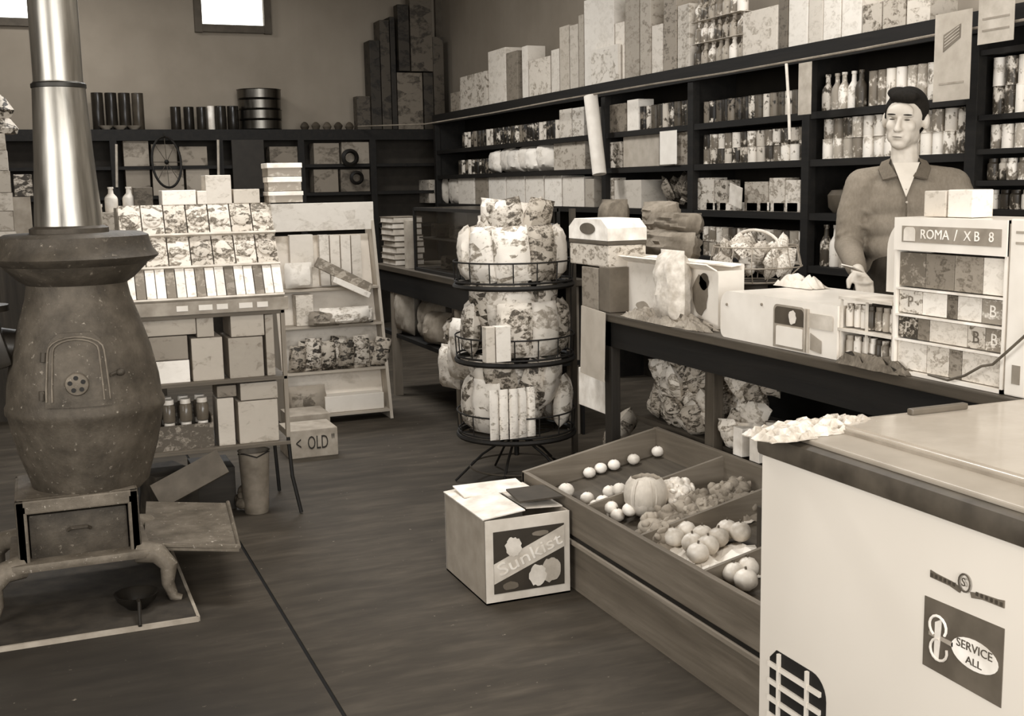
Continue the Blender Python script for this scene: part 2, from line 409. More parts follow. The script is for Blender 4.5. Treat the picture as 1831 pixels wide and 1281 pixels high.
# ================================================================ POTBELLY STOVE
IRON = cast_iron(98, 58); IRON2 = cast_iron(84, 50); IRON3 = cast_iron(124, 80)
SX_, SY_ = 0.13, 4.15
st = thing('potbelly_stove', 'rusty cast-iron potbelly stove with a wide rim and a tall shiny pipe', 'stove', (SX_, SY_, 0))
MB().lathe([(0.165, 0.375), (0.19, 0.40), (0.197, 0.43), (0.225, 0.52), (0.243, 0.60), (0.250, 0.645), (0.257, 0.655), (0.257, 0.675), (0.250, 0.69), (0.243, 0.76), (0.222, 0.86), (0.195, 0.95), (0.168, 1.03), (0.160, 1.075), (0.165, 1.10), (0.14, 1.11)], 48).build('belly', IRON, st, True)
MB().lathe([(0.155, 1.075), (0.185, 1.095), (0.225, 1.135), (0.232, 1.15)], 48).build('rim_underside', IRON2, st, True)
MB().lathe([(0.225, 1.140), (0.262, 1.160), (0.268, 1.168), (0.250, 1.19), (0.242, 1.215), (0.238, 1.235), (0.215, 1.245), (0.0, 1.248)], 48).build('top_rim', IRON2, st, True)
# fuel door on the front, curved to the belly
door = MB(); A0, A1 = math.radians(-98), math.radians(-98)
def on_belly(u, z, off):      # u = metres round the belly from the door's middle
    pr = [(0.225, 0.52), (0.243, 0.60), (0.250, 0.66), (0.250, 0.69), (0.243, 0.76), (0.222, 0.86), (0.195, 0.95), (0.168, 1.03)]
    for (r0, z0), (r1, z1) in zip(pr, pr[1:]):
        if z0 <= z <= z1: r = r0+(r1-r0)*(z-z0)/(z1-z0); break
    else: r = 0.2
    an = math.radians(-97)+u/0.24
    return Vector(((r+off)*math.cos(an), (r+off)*math.sin(an), z))
def belly_patch(outline, off, name, mat, par):
    m = MB(); N = 14; vs = [[None]*(N+1) for _ in range(N+1)]
    for i in range(N+1):
        z = outline[0]+(outline[1]-outline[0])*i/N; hw = outline[2](i/N)
        for j in range(N+1): vs[i][j] = m.bm.verts.new(on_belly((j/N*2-1)*hw, z, off))
    for i in range(N):
        for j in range(N): m.bm.faces.new((vs[i][j], vs[i][j+1], vs[i+1][j+1], vs[i+1][j]))
    ed = [vs[0][j] for j in range(N+1)]+[vs[i][N] for i in range(1, N+1)]+[vs[N][j] for j in range(N-1, -1, -1)]+[vs[i][0] for i in range(N-1, 0, -1)]
    inn = [m.bm.verts.new(v.co*1.0-Vector((v.co.x, v.co.y, 0)).normalized()*(off+.02)) for v in ed]
    for k in range(len(ed)):
        q = (k+1) % len(ed); m.bm.faces.new((ed[k], ed[q], inn[q], inn[k]))
    return m.build(name, mat, par, True)
arch = lambda k: 0.098 if k < 0.72 else 0.098*(1-((k-0.72)/0.28)**2.6*0.42)
dr = belly_patch((0.70, 0.935, arch), 0.008, 'door', IRON, st)
for rr, zz in ((0.0, 0.0),):
    m = MB()
    for k_ in (0.94, 0.76):
        pts = []
        for i in range(25):
            t_ = i/24
            if t_ < .3: u, z = -0.098*k_, 0.70+.02+(0.16)*(t_/.3)
            elif t_ < .7: an = PI-(t_-.3)/.4*PI; u, z = 0.098*k_*math.cos(an), 0.88+0.045*k_*math.sin(an)
            else: u, z = 0.098*k_, 0.88-0.16*((t_-.7)/.3)
            pts.append(on_belly(u, z, 0.010))
        m.tube(pts, 0.0035, 6)
    m.build('raised_moulding', IRON3, dr, True)
dp = on_belly(0, 0.775, 0.016); nrm = Vector((dp.x, dp.y, 0)).normalized()
Md = Matrix.Translation(dp) @ nrm.to_track_quat('Z', 'Y').to_matrix().to_4x4()
MB().lathe([(0, 0.004), (0.034, 0.004), (0.037, 0), (0.037, -0.008)], 24, M=Md).build('damper_disc', IRON3, dr, True)
m = MB()
for k in range(5):
    an = k*2*PI/5+.4; m.lathe([(0.0, 0.0055), (0.0075, 0.0055), (0.0075, 0.002)], 10, c=(0.021*math.cos(an), 0.021*math.sin(an), 0), M=Md)
m.build('air_hole', BLK, dr)
MB().ell(on_belly(0.135, 0.80, 0.012), (0.014, 0.014, 0.012), 12).tube([on_belly(0.135, 0.80, 0.0), on_belly(0.10, 0.795, 0.014)], 0.006).build('door_latch', IRON2, dr, True)
for z_ in (0.74, 0.86): MB().cyl(on_belly(-0.108, z_-.015, 0.008), on_belly(-0.108, z_+.015, 0.008), 0.009, 10).build('hinge', IRON2, dr, True)
# side feed box at the left, dark
MB().box((-0.30, 0.02, 0.90), (0.13, 0.20, 0.19), Euler((0, -0.25, 0)), 0.02).lathe([(0, .0), (.085, .0), (.085, .02), (0, .03)], 24, c=(-0.30, 0.0, 1.0)).cyl((-.14, .01, .86), (-.29, .02, .89), .060, 20).build('side_feed_box', plain(38, 0.35, 0.2, 0.3), st, True)
# ash box: square frame with an opening, four sides, floor slab
m = MB(); bx0, bx1, by0, by1 = -0.245, 0.135, -0.20, 0.18
for (x0, x1, y0, y1, z0, z1) in ((bx0, bx0+.035, by0, by0+.03, .19, .385), (bx1-.035, bx1, by0, by0+.03, .19, .385), (bx0, bx1, by0, by0+.03, .355, .40),
                                 (bx0, bx0+.03, by0, by1, .19, .40), (bx1-.03, bx1, by0, by1, .19, .40), (bx0, bx1, by1-.03, by1, .19, .40)):
    m.bb((x0, y0, z0), (x1, y1, z1), 0.005)
m.box((-.055, 0, .392), (.37, .37, .02), None, .006)
m.build('ash_box', IRON3, st)
MB().box((-.055, -.005, .182), (.44, .44, .03), None, .010).build('base_plate', IRON3, st, True)
MB().box((-.055, -.155, .265), (.305, .02, .155), None, .008).tube([(-.09, -.168, .28), (-.08, -.182, .29), (-.03, -.182, .29), (-.02, -.168, .28)], .006).build('ash_drawer', IRON2, st, True)
# legs
for sx_ in (-1, 1):
    for sy_ in (-1, 1):
        bx_, by_ = -0.055+sx_*.18, -.005+sy_*.17
        pts = [(bx_, by_, .18), (bx_+sx_*.06, by_+sy_*.025, .172), (bx_+sx_*.092, by_+sy_*.04, .13), (bx_+sx_*.085, by_+sy_*.04, .07), (bx_+sx_*.10, by_+sy_*.045, .022), (bx_+sx_*.125, by_+sy_*.05, .013)]
        MB().tube(pts, [.040, .036, .030, .021, .018, .013], 10).build('leg', IRON3, st, True)
# hearth plate sticking out to the right
h0, h1, h2, h3 = [Vector((p.x-SX_, p.y-SY_, .172)) for p in (U(258, 985, z=.17), U(428, 988, z=.17), U(408, 908, z=.17), U(262, 905, z=.17))]
m = MB(); a = [m.bm.verts.new(p) for p in (h0, h1, h2, h3)]; b = [m.bm.verts.new(p+Vector((0, 0, .016))) for p in (h0, h1, h2, h3)]
m.bm.faces.new(a[::-1]); m.bm.faces.new(b)
for i in range(4): m.bm.faces.new((a[i], a[(i+1) % 4], b[(i+1) % 4], b[i]))
m.tube([h0+Vector((0, 0, .018)), h1+Vector((0, 0, .018)), h2+Vector((0, 0, .018))], .008)
m.build('hearth_shelf', IRON3, st)
# the pipe
PIPE = NT('galvanised_stove_pipe', 0.30, 0.9); _n = PIPE.noise(PIPE.mapping(PIPE.obj, (9, 9, 0.8)), 4, 4)
PIPE.l(PIPE.math('ADD', PIPE.math('MULTIPLY', _n, 0.25), 0.22), PIPE.b.inputs['Roughness']); PIPE.color(PIPE.ramp(_n, [(0.3, neu(122)), (0.7, neu(168))])); PIPE = PIPE.m
px_ = -0.012
MB().lathe([(0.077, 1.72), (0.077, ZC)], 36, c=(px_, 0, 0)).build('upper_pipe', PIPE, st, True)
MB().lathe([(0.112, 1.245), (0.108, 1.27), (0.093, 1.50), (0.083, 1.715), (0.079, 1.735)], 36, c=(px_, 0, 0)).build('lower_pipe', PIPE, st, True)
MB().lathe([(0.080, 1.712), (0.086, 1.716), (0.086, 1.728), (0.080, 1.732)], 36, c=(px_, 0, 0)).build('joint_band', metal(70, .5), st, True)
MB().lathe([(0.125, 1.246), (0.125, 1.262), (0.108, 1.270)], 36, c=(px_, 0, 0)).build('pipe_collar', IRON2, st, True)
# stove board under the stove, and the ash pail
p0, p1, p2 = U(-60, 1163, z=0.012), U(355, 1105, z=0.012), U(250, 1000, z=0)
sb = thing('stove_board', 'dark square floor board with a pale metal edge under the stove', 'stove board', ((p0.x+p1.x)/2-.1, (p1.y+4.62)/2, 0))
hw, hd = (p1.x-p0.x)/2+.1, (4.62-p1.y)/2
MB().box((0, 0, .006), (2*hw-.01, 2*hd-.01, .012)).build('board', plain(52, 0.8, 0.2), sb)
MB().box((0, -hd, .008), (2*hw, .010, .016)).box((hw, 0, .008), (.010, 2*hd, .016)).box((0, hd, .008), (2*hw, .010, .016)).box((-hw, 0, .008), (.010, 2*hd, .016)).build('metal_edge', plain(150, 0.4, 0.1), sb)
q = U(250, 1105, z=0.012); ap = thing('ash_scoop', 'small dark round iron scoop on the stove board beside the front leg', 'scoop', (q.x, q.y+.10, .012))
MB().lathe([(0, .0), (.03, .0), (.062, .030), (.072, .052), (.065, .050), (.028, .006), (0, .005)], 24).build('bowl', plain(26, .4, .2), ap, True)
MB().tube([(0.0, -.07, .05), (0.0, -.12, .055), (-.005, -.17, .02), (-.006, -.19, .004)], .006).build('handle', plain(34, .4), ap, True)
q = U(0, 1240, z=0.0)

# ================================================================ LEFT DISPLAY STAND (in front, behind the stove)
DX0, DX1, DY0, DY1 = 0.33, 0.957, 4.85, 5.22
ds = thing('display_stand', 'wooden shop display stand with a sloping top rack and two open shelves', 'display stand', ((DX0+DX1)/2, DY0, 0))
cxd = (DX0+DX1)/2; hwd = (DX1-DX0)/2; WP = wood(168, 120, 2); WS = wood(120, 80)
for s_ in (-1, 1):
    for yy, top in ((0.01, 0.90), (0.36, 1.31)):
        MB().box((s_*(hwd-.008), yy, (top+.33)/2), (.018, .02, top-.33), None, .002).build('upright', WP if yy < .1 else WS, ds)
    MB().tube([(s_*(hwd-.008), .012, .33), (s_*(hwd+.0), .0, .16), (s_*(hwd+.025), -.03, .004)], .008, 6).build('leg', BLK, ds, True)
    MB().tube([(s_*(hwd-.008), .36, .33), (s_*(hwd+.01), .37, .004)], .008, 6).build('leg', BLK, ds, True)
for z_, v in ((.313, 'lower'), (.595, 'middle'), (.875, 'upper')):
    MB().box((0, .19, z_-.006), (2*hwd, .38, .016), None, .002).build('shelf', WS, ds)
MB().box((0, -.004, .905), (2*hwd+.03, .014, .055), None, .003).build('price_rail', plain(150, .6, .12), ds)
M_SL = math.atan2(0.20, 0.40)   # slope of the top rack
Rk = Matrix.Translation((0, .02, .925)) @ Matrix.Rotation(-M_SL, 4, 'X')
m = MB(); m.prism([(-hwd, 0), (hwd, 0), (hwd, .43), (-hwd, .43)], .012, Rk @ Matrix(((1, 0, 0, 0), (0, 0, 1, 0.0), (0, 1, 0, 0), (0, 0, 0, 1)))); m.build('sloping_back', plain(150), ds)
for zz in (0.0, 0.14, 0.285):
    m = MB(); mm = Rk @ Matrix.Translation((0, -.022, zz)); r0 = MB()
    bmesh.ops.create_cube(m.bm, size=1.0, matrix=mm @ Matrix.Diagonal((2*hwd, .05, .008, 1))); r0.bm.free()
    m.build('rack_ledge', plain(190), ds)
# packages in the sloping rack
RkW = Matrix.Translation((cxd, DY0, 0)) @ Rk
def rack_pack(name, lab, cat, u, z, wd, ht, th, mat, grp=None, shape='box'):
    mw = RkW @ Matrix.Translation((u, -.024, z+.005))
    if shape == 'box': o = MB().box((0, 0, ht/2), (wd-.003, th, ht), None, .002).build(name, mat)
    elif shape == 'round':
        o = MB().box((0, .004, ht/2), (wd-.004, th*.6, ht), None, .003).lathe([(0, th*.5), (wd*.30, th*.5), (wd*.40, th*.35), (wd*.42, 0)], 20, M=Matrix.Translation((0, 0, ht*.52)) @ Matrix.Rotation(PI/2, 4, 'X')).build(name, mat, None, True)
    o.matrix_world = mw; return tag(o, lab, cat, grp)
ROUND = [pack(196, 96, 42, .52), pack(186, 84, 50, .50), pack(204, 110, 36, .50)]
for r_, (zz, hh) in enumerate(((.288, .135), (.145, .135))):
    n_ = 7
    for i in range(n_):
        wd = 2*hwd/n_
        rack_pack('round_front_packet', 'pale round-fronted packet, %s row of the sloping rack, %s from the right' % (('top', 'middle')[r_], ORD[n_-1-i]), 'packet', -hwd+wd*(i+.5), zz, wd, hh, .03, ROUND[(i*2+r_) % 3], 'round-fronted packets in the sloping rack', 'round')
n_ = 16
for i in range(n_):
    wd = 2*hwd/n_; light = i % 3 != 1
    rack_pack('narrow_carton', 'narrow %s carton, bottom row of the sloping rack, %s from the right' % ('white' if light else 'grey', ORD[n_-1-i]), 'carton', -hwd+wd*(i+.5), .004, wd, .125+.006*(i % 2), .028, pack(226, 190, 30, .2) if light else pack(118, 150, 30, .5), 'narrow cartons in the sloping rack')
for i in range(5):
    p = U(325+i*36+(i % 2)*6, 538, y=DY0-.015); tag(MB().box((0, 0, 0), (.045+.01*(i % 2), .003, .022)).build('price_tag', WHITE, None, False, (p.x, DY0-.014, .905), ), 'white price tag on the rail under the sloping rack, %s from the right' % ORD[4-i], 'price tag', 'price tags on the display stand rail')
# cartons on top of the stand
YT = DY0+.18
m_w = pack(232, 212, 18, .15)
for i, (r, v, lb) in enumerate((((290, 340, 352, 366), 228, 'left pale carton lying on top of the display stand'), ((353, 341, 372, 366), 215, 'narrow pale carton on the display stand left of the tall one'), ((369, 313, 416, 366), 208, 'tall square pale carton standing on top of the display stand'), ((418, 338, 466, 366), 190, 'low grey-white carton on the display stand between the tall one and the stack'))):
    fbox('carton', lb, 'carton', pack(v, v-30, 30, .15), r, y=YT, z=1.318, d=.14)
zt = 1.318
for i, (w_, h_, v) in enumerate(((.150, .048, 232), (.146, .062, 226), (.150, .058, 230))):
    c = U(506, 340, y=YT+.02); b = thing('flat_carton', 'flat white lidded carton on the display stand, %s of the stack of three' % ('bottom', 'middle', 'topmost')[i], 'carton', (c.x-.001*i, c.y, zt), random.uniform(-.05, .05), 'three stacked flat cartons')
    MB().box((0, 0, h_*.36), (w_-.006, .12, h_*.70), None, .002).build('body', pack(150, 190, 20, .3), b)
    MB().box((0, 0, h_*.80), (w_, .126, h_*.36), None, .002).build('lid', plain(v), b); zt += h_
# the two open shelves
SB = [((236, 560, 352, 590), 140, 'long flat brown carton laid across two others at the left of the middle shelf', .20),]
c_ = lambda r, v, lb, zz, dd=.22, y=DY0+.03: fbox('carton', lb, 'carton', pack(min(238, v+26), v-6, 16, .2), r, y=y, z=zz, d=dd)
c_((268, 646, 341, 676), 230, 'bright white flat box at the left of the middle shelf', .596)
c_((268, 602, 338, 645), 118, 'grey box on top of the bright white one, middle shelf', U(300, 645, y=DY0+.03).z)
c_((236, 562, 352, 601), 138, 'long brown carton across the top of the left pile, middle shelf', U(300, 601, y=DY0+.03).z)
c_((345, 604, 402, 676), 150, 'tan carton in the middle of the middle shelf', .596)
c_((352, 560, 384, 603), 140, 'small brown carton on the tan one, middle shelf', U(370, 603, y=DY0+.03).z)
c_((411, 603, 474, 676), 142, 'square carton at the right of the middle shelf, below another', .596)
c_((413, 560, 474, 602), 150, 'grey-brown carton at the right of the middle shelf, on another', U(440, 602, y=DY0+.03).z)
c_((478, 562, 494, 672), 140, 'slim tall carton against the right post of the middle shelf', .596)
# lower shelf: a net of light-topped jars in a tray, then cartons
tr = thing('jar_tray', 'dark open tray of pale-topped jars on the lower shelf of the display stand', 'tray', (U(318, 780, y=DY0+.11).x, DY0+.11, .314))
w_ = U(383, 780, y=DY0+.03).x-U(262, 780, y=DY0+.03).x
MB().box((0, 0, .008), (w_, .16, .014)).box((0, -.078, .055), (w_, .006, .10)).box((0, .078, .09), (w_, .006, .17)).box((-w_/2, 0, .07), (.006, .16, .13)).box((w_/2, 0, .07), (.006, .16, .13)).build('tray_body', pack(92, 150, 40, .42), tr)
k = 0
for zz in (.018, .115):
    for j in range(2):
        for i in range(4):
            x_ = tr.location.x-w_/2+w_*(i+.5)/4; y_ = tr.location.y-.04+.08*j
            if k == 0:
                jar = thing('jar', '', 'jar', (x_, y_, .33), 0, 'jars in the dark tray'); MB().lathe([(0, 0), (.024, 0), (.026, .01), (.026, .065), (.018, .075), (0, .075)], 14).build('glass_body', plain(96, .2), jar, True); MB().lathe([(0, .093), (.021, .093), (.022, .074), (0, .074)], 14).build('lid', plain(215, .4), jar, True); jj = jar
            else: jj = dup(jar, (x_, y_, .314+zz))
            jj.location.z = .314+zz; jj['label'] = 'small pale-lidded jar in the dark tray, %s layer, %s row, %s from left' % (('lower', 'upper')[zz > .1], ('front', 'rear')[j], ORD[i]); k += 1
c_((391, 712, 422, 782), 168, 'pale narrow box standing on the lower shelf beside the jar tray', .314, .14)
c_((388, 690, 424, 711), 104, 'dark small box resting on the pale narrow one, lower shelf', U(400, 711, y=DY0+.03).z, .14)
c_((428, 716, 500, 782), 158, 'large tan carton at the right of the lower shelf', .314)
c_((430, 684, 498, 715), 148, 'flat tan carton on top of the large one, lower shelf', U(460, 715, y=DY0+.03).z)
# things on the floor beneath
fbox('dark_crate', 'dark crate on the floor under the left of the display stand', 'crate', plain(50, .8, .3), (262, 850, 345, 915), y=DY0+.12, z=0, d=.26, rz=.3)
fbox('dark_crate', 'dark ribbed crate on the floor under the middle of the display stand', 'crate', wood(58, 36, 0), (352, 838, 425, 915), y=DY0+.16, z=0, d=.26)
o = MB().box((0, 0, 0), (.30, .02, .11), Euler((-.5, -.42, 0)), .002).build('loose_board', plain(84), None, False, (.53, DY0-.02, .20)); tag(o, 'loose grey board leaning slantwise against the crates under the display stand', 'board')
tp = U(458, 855, y=DY0+.05); pail = thing('metal_pail', 'small reddish-grey pail hanging low under the right of the display stand', 'pail', (tp.x, DY0+.08, .0))
MB().lathe([(0, 0), (.050, 0), (.054, .03), (.066, .27), (.069, .272), (.063, .27), (.05, .02), (0, .012)], 22).build('bucket', plain(120, .5, .15), pail, True)
MB().tube([(-.066, 0, .26), (-.05, -.05, .27), (0, -.075, .255), (.05, -.05, .27), (.066, 0, .26)], .003).build('handle', BLK, pail, True)
tp = U(448, 915, z=0); m = MB()
for k in range(9): m.ell((random.uniform(-.05, .05), random.uniform(-.04, .04), random.uniform(.03, .08)), [random.uniform(.02, .035) for _ in range(3)], 10)
tag(m.build('crumpled_bag', cloth(110, 50, 30), None, True, (tp.x+.01, tp.y+.03, 0)), 'crumpled patterned bag on the floor at the front of the display stand', 'bag')

# ================================================================ WHITE SLOPING RACK
WX0, WX1, WY0, WY1 = 1.29, 1.93, 6.62, 6.98
RW = wood(196, 165, 2); cx_ = (WX0+WX1)/2; hw = (WX1-WX0)/2
wr = thing('white_rack', 'tall white wooden rack with a header board and sloping side, next to the display stand', 'rack', (cx_, WY0, 0))
for s_ in (-1, 1):
    m = MB(); P = [(0, 0), (.42, 0), (.42, 1.27), (.30, 1.27)]
    m.prism(P, .018, Matrix(((0, 0, 1, s_*(hw-.009)-.009), (1, 0, 0, 0), (0, 1, 0, 0), (0, 0, 0, 1)))); m.build('side_panel', RW, wr)
MB().box((0, .285, 1.205), (2*hw, .015, .165), None, .003).build('header_board', pack(222, 196, 12, .25), wr)
m = MB(); m.prism([(-hw+.02, .05), (hw-.02, .05), (hw-.02, 1.12), (-hw+.02, 1.12)], .01, Matrix.Translation((0, .12, 0)) @ Matrix.Rotation(-math.atan2(.26, 1.2), 4, 'X') @ Matrix(((1, 0, 0, 0), (0, 0, 1, .0), (0, 1, 0, 0), (0, 0, 0, 1)))); m.build('back_panel', pack(205, 186, 8, .2), wr)
for z_, yy in ((.05, .03), (.30, .09), (.565, .14), (.78, .19)):
    MB().box((0, yy+.09, z_), (2*hw-.03, .22, .014)).build('shelf', wood(180, 150), wr)
def wpt(px, py): return U(px, py, y=6.78)
def bag(name, lab, cat, c, wd, ht, th, mat, rot=(0, 0, 0), grp=None, seed=0):
    o = MB().pillow(wd, ht, th, seed=seed, n=8).build(name, mat, None, True, c, rot); return tag(o, lab, cat, grp)
fb = lambda nm, lab, cat, mat, r, y, zz=None, d=.1, **k: fbox(nm, lab, cat, mat, r, y=y, z=zz, d=d, **k)
fb('carton', 'dark-backed white packet standing in the upper left of the white rack', 'packet', pack(208, 188, 14, .2), (519, 420, 562, 470), 6.88, .797+.11, .05)
bag('flour_bag', 'plump white bag at the left of the top shelf of the white rack', 'bag', (wpt(536, 510).x, 6.80, .795), .16, .15, .09, pack(224, 205, 20, .2), seed=3)
for i in range(4):
    p = wpt(578+i*22, 500); fb('tall_packet', 'tall pale packet standing upright in the white rack under the header, %s from the left' % ORD[i], 'packet', pack(214-6*(i % 2), 186, 22, .2), (574+i*19, 420, 592+i*19, 515), 6.87, .795, .05, group='tall packets in the white rack')
o = MB().box((0, 0, 0), (.36, .05, .06), Euler((0, .50, 0)), .004).build('long_carton', pack(120, 170, 24, .5), None, False, (wpt(612, 492).x, 6.75, wpt(612, 492).z)); tag(o, 'long grey carton lying aslant over the packets in the white rack', 'carton')
o = MB().box((0, 0, 0), (.24, .04, .035), Euler((0, .46, 0)), .004).build('long_carton', pack(230, 200, 24, .2), None, False, (wpt(622, 512).x, 6.70, wpt(622, 512).z)); tag(o, 'slim white carton slanting below the long grey one in the white rack', 'carton')
fb('carton', 'small pale box at the left of the second shelf of the white rack', 'carton', pack(200, 170), (530, 528, 562, 572), 6.76, .573, .1)
for i, (px, py, w_, h_, v) in enumerate(((610, 562, .30, .10, 224), (622, 596, .30, .08, 208), (575, 600, .18, .09, 150), (640, 572, .17, .09, 214))):
    p = wpt(px, py); bag('bread_loaf', ('white wrapped loaf lying on the second shelf of the white rack', 'wrapped loaf with a printed end just below the white loaf', 'darker wrapped loaf at the left under the white loaf', 'short pale wrapped loaf at the right of the second shelf')[i], 'bread', (p.x, 6.70+.05*(i % 2), max(.573, p.z-h_/2)), w_, h_, .12, pack(v, v-80, 20, .3), seed=10+i)
for i in range(11):
    p = wpt(528+i*14.5, 668); bag('snack_bag', 'small dark printed bag in the third-shelf row of the white rack, %s from the left' % ORD[i], 'bag', (p.x, 6.72+.03*(i % 2), .308), .10, .155+.02*(i % 3), .07, pack(150+20*(i % 3), 46, 34, .55), (0, random.uniform(-.25, .25), 0), 'dark printed bags on the white rack', 20+i)
bag('paper_bag', 'dark flat bag at the lower left of the white rack', 'bag', (wpt(545, 735).x, 6.70, .058), .22, .17, .10, pack(140, 90, 12, .4), seed=40)
fb('carton', 'plain white low board box at the bottom right of the white rack', 'carton', pack(214, 200, 8, .1), (582, 706, 688, 740), 6.66, .058, .2)
q0 = U(540, 822, z=0)
oc = thing('printed_carton', 'brown carton lettered OLD with a black arrow, on the floor before the white rack', 'carton', ((U(515, 820, z=0).x+U(604, 812, z=0).x)/2, 5.83+.12, 0))
hw = (U(604, 812, z=0).x-U(515, 820, z=0).x)/2; hh = U(560, 768, y=5.83).z
MB().box((0, 0, hh/2), (2*hw, .24, hh), None, .004).build('body', plain(150, .8, .1), oc)
text('lettering', '<  OLD "', .10, FRONT, plain(46), oc, .0008, .20).location = (.01, -.1215, hh*.50)
fb('carton', 'plain brown carton behind the one lettered OLD', 'carton', plain(140, .8, .1), (518, 742, 592, 770), 6.2, 0, .25)
# ================================================================ RIGHT WALL SHELVING
XS = 3.70; ZA, ZB, ZC_, ZD, ZE, ZF = 2.05, 1.71, 1.472, 1.20, 0.93, 0.50
SHW = wood(34, 18, 1, 0.7)
rs = thing('shelving_unit', 'long dark wooden wall shelving full of tins along the right wall', 'shelving', (XS, 3.0, 0))
YS0, YS1 = 3.0, 10.95
def shelf(name, y0, y1, z, th=.028, lip=.0):
    m = MB().bb((0, y0-3.0, z-th), (XR-XS-.013, y1-3.0, z)); return m.build(name, SHW, rs)
shelf('top_shelf', YS0, YS1, ZA, .03)
MB().bb((-.015, 0, ZA-.09), (.008, YS1-3.0, ZA)).build('fascia', SHW, rs)
Y4 = 3.88
for z in (ZB, ZC_, ZD, ZE, ZF): shelf('shelf', Y4+.03, YS1, z, .035)
Z4 = (1.89, 1.625, 1.485, 1.355, 1.235, .93, .5)
for z in Z4: shelf('shelf', YS0, Y4-.03, z, .022)
MB().bb((XR-XS-.012, 0, 0), (XR-XS-.003, YS1-3.0, ZA-.04)).build('back_boards', plain(38), rs)
for yy in (Y4, 5.02, 6.15, 7.30, YS1-.03):
    MB().box((.018, yy-3.0, ZA/2-.03), (.05, .06, ZA-.06), None, .003).bb((.03, yy-3.012, 0), (XR-XS-.013, yy-2.988, ZA-.04)).build('upright', SHW, rs)
_can = {}
def can_proto(r, h, mat, kind):
    key = (r, h, mat.name, kind)
    if key in _can: return _can[key]
    if kind == 'tin_can':
        p = [(0, 0), (r*.97, 0), (r*.97, .003), (r*.92, .004), (r*.95, .008), (r*.95, h-.008), (r*.92, h-.004), (r*.97, h-.003), (r*.97, h), (r*.90, h), (r*.88, h-.004), (0, h-.004)]
    elif kind == 'bottle':
        p = [(0, 0), (r*.95, 0), (r, .006), (r, h*.52), (r*.9, h*.60), (r*.42, h*.74), (r*.36, h*.92), (r*.46, h*.925), (r*.46, h), (0, h)]
    else:   # jar
        p = [(0, 0), (r*.9, 0), (r*.97, .006), (r*.97, h*.74), (r*.72, h*.82), (r*.78, h*.83), (r*.78, h*.99), (0, h)]
    me = MB().lathe(p, 16).mesh(kind, mat, True); _can[key] = me; return me
def goods(kind, cat, label, group, y0, y1, z, r, h, mats, x=XS+.03, layers=1, gap=1.04, rg=random.Random(3), miss=0.0, deep=False):
    n = max(1, int((y1-y0)/(2*r*gap))); made = []
    for L in range(layers):
        for i in range(n):
            if rg.random() < miss: continue
            mat = mats[rg.randrange(len(mats))]; me = can_proto(r, h, mat, kind)
            o = bpy.data.objects.new(kind, me); COL.objects.link(o)
            o.location = (x+r+rg.uniform(0, .012), y0+(i+.5)*(y1-y0)/n, z+L*(h+.0005)+.0003); o.rotation_euler = (0, 0, rg.uniform(0, 6.28))
            tag(o, label+(', %s row' % ('lower', 'upper')[L] if layers == 2 else '')+', %s from left' % ORD[min(32, n-1-i)], cat, group); made.append(o)
    return made
LT = [can_label(222, 120), can_label(208, 70), can_label(230, 165)]
MX = [can_label(215, 48), can_label(190, 60), can_label(226, 110)]
DK = [can_label(120, 30), can_label(205, 34), can_label(84, 40)]
# bay 2, between the second and third post from the sales counter
goods('tin_can', 'tin', 'small dark tin, highest tins left of the paper tag', 'small dark tins left of the paper tag', 5.08, 6.10, ZB+.001, .032, .125, DK)
goods('tin_can', 'tin', 'printed tin, second shelf left of the thick post', 'tins two high left of the paper tag', 5.08, 6.10, ZC_+.001, .036, .085, MX, layers=2)
goods('tin_can', 'tin', 'small tin behind the round wire basket', 'small tins behind the wire basket', 5.08, 6.10, ZE+.001, .034, .085, LT, layers=2)
# bay 3, behind the shopkeeper
goods('tin_can', 'tin', 'tall tin on the shelf above the shopkeeper', 'tall tins above the shopkeeper', 3.95, 4.62, ZB+.001, .030, .165, LT)
goods('bottle', 'bottle', 'bottle on the shelf right of the paper tag', 'bottles right of the paper tag', 4.64, 4.96, ZB+.001, .030, .18, LT)
goods('tin_can', 'tin', 'pale tin level with the shopkeeper eyes', 'pale tins at the shopkeeper eye level', 3.95, 4.96, ZC_+.001, .036, .098, LT, layers=2)
goods('tin_can', 'tin', 'small pale tin at the shopkeeper shoulder', 'small pale tins by the shopkeeper shoulder', 3.95, 4.72, ZD+.001, .031, .085, LT, layers=2)
goods('bottle', 'bottle', 'pale bottle by the shopkeeper elbow', 'bottles by the shopkeeper elbow', 4.30, 4.96, ZE+.001, .033, .21, LT)
_p = MB().lathe([(0, 0), (.06, 0), (.085, .03), (.09, .09), (.07, .115), (.015, .12), (.012, .135), (0, .137)], 24).build('cooking_pot', plain(84, .4), None, True, (XS+.13, 4.86, ZD+.001)); tag(_p, 'dark round lidded pot on the shelf right of the thick post', 'pot')
# bay 4, at the right edge
goods('tin_can', 'tin', 'pale tin, topmost shelf at far right', 'pale tins on the upper right shelf', 3.05, 3.83, Z4[1]+.001, .029, .115, LT, layers=2)
goods('tin_can', 'tin', 'pinkish tin, second shelf at far right', 'tins on the second right shelf', 3.05, 3.83, Z4[2]+.001, .029, .098, LT)
goods('jar', 'jar', 'small jar, third shelf at far right', 'jars on the third right shelf', 3.05, 3.83, Z4[3]+.001, .025, .09, MX)
goods('jar', 'jar', 'squat jar, lowest shelf at far right', 'squat jars on the lowest right shelf', 3.05, 3.83, Z4[4]+.001, .028, .08, MX)
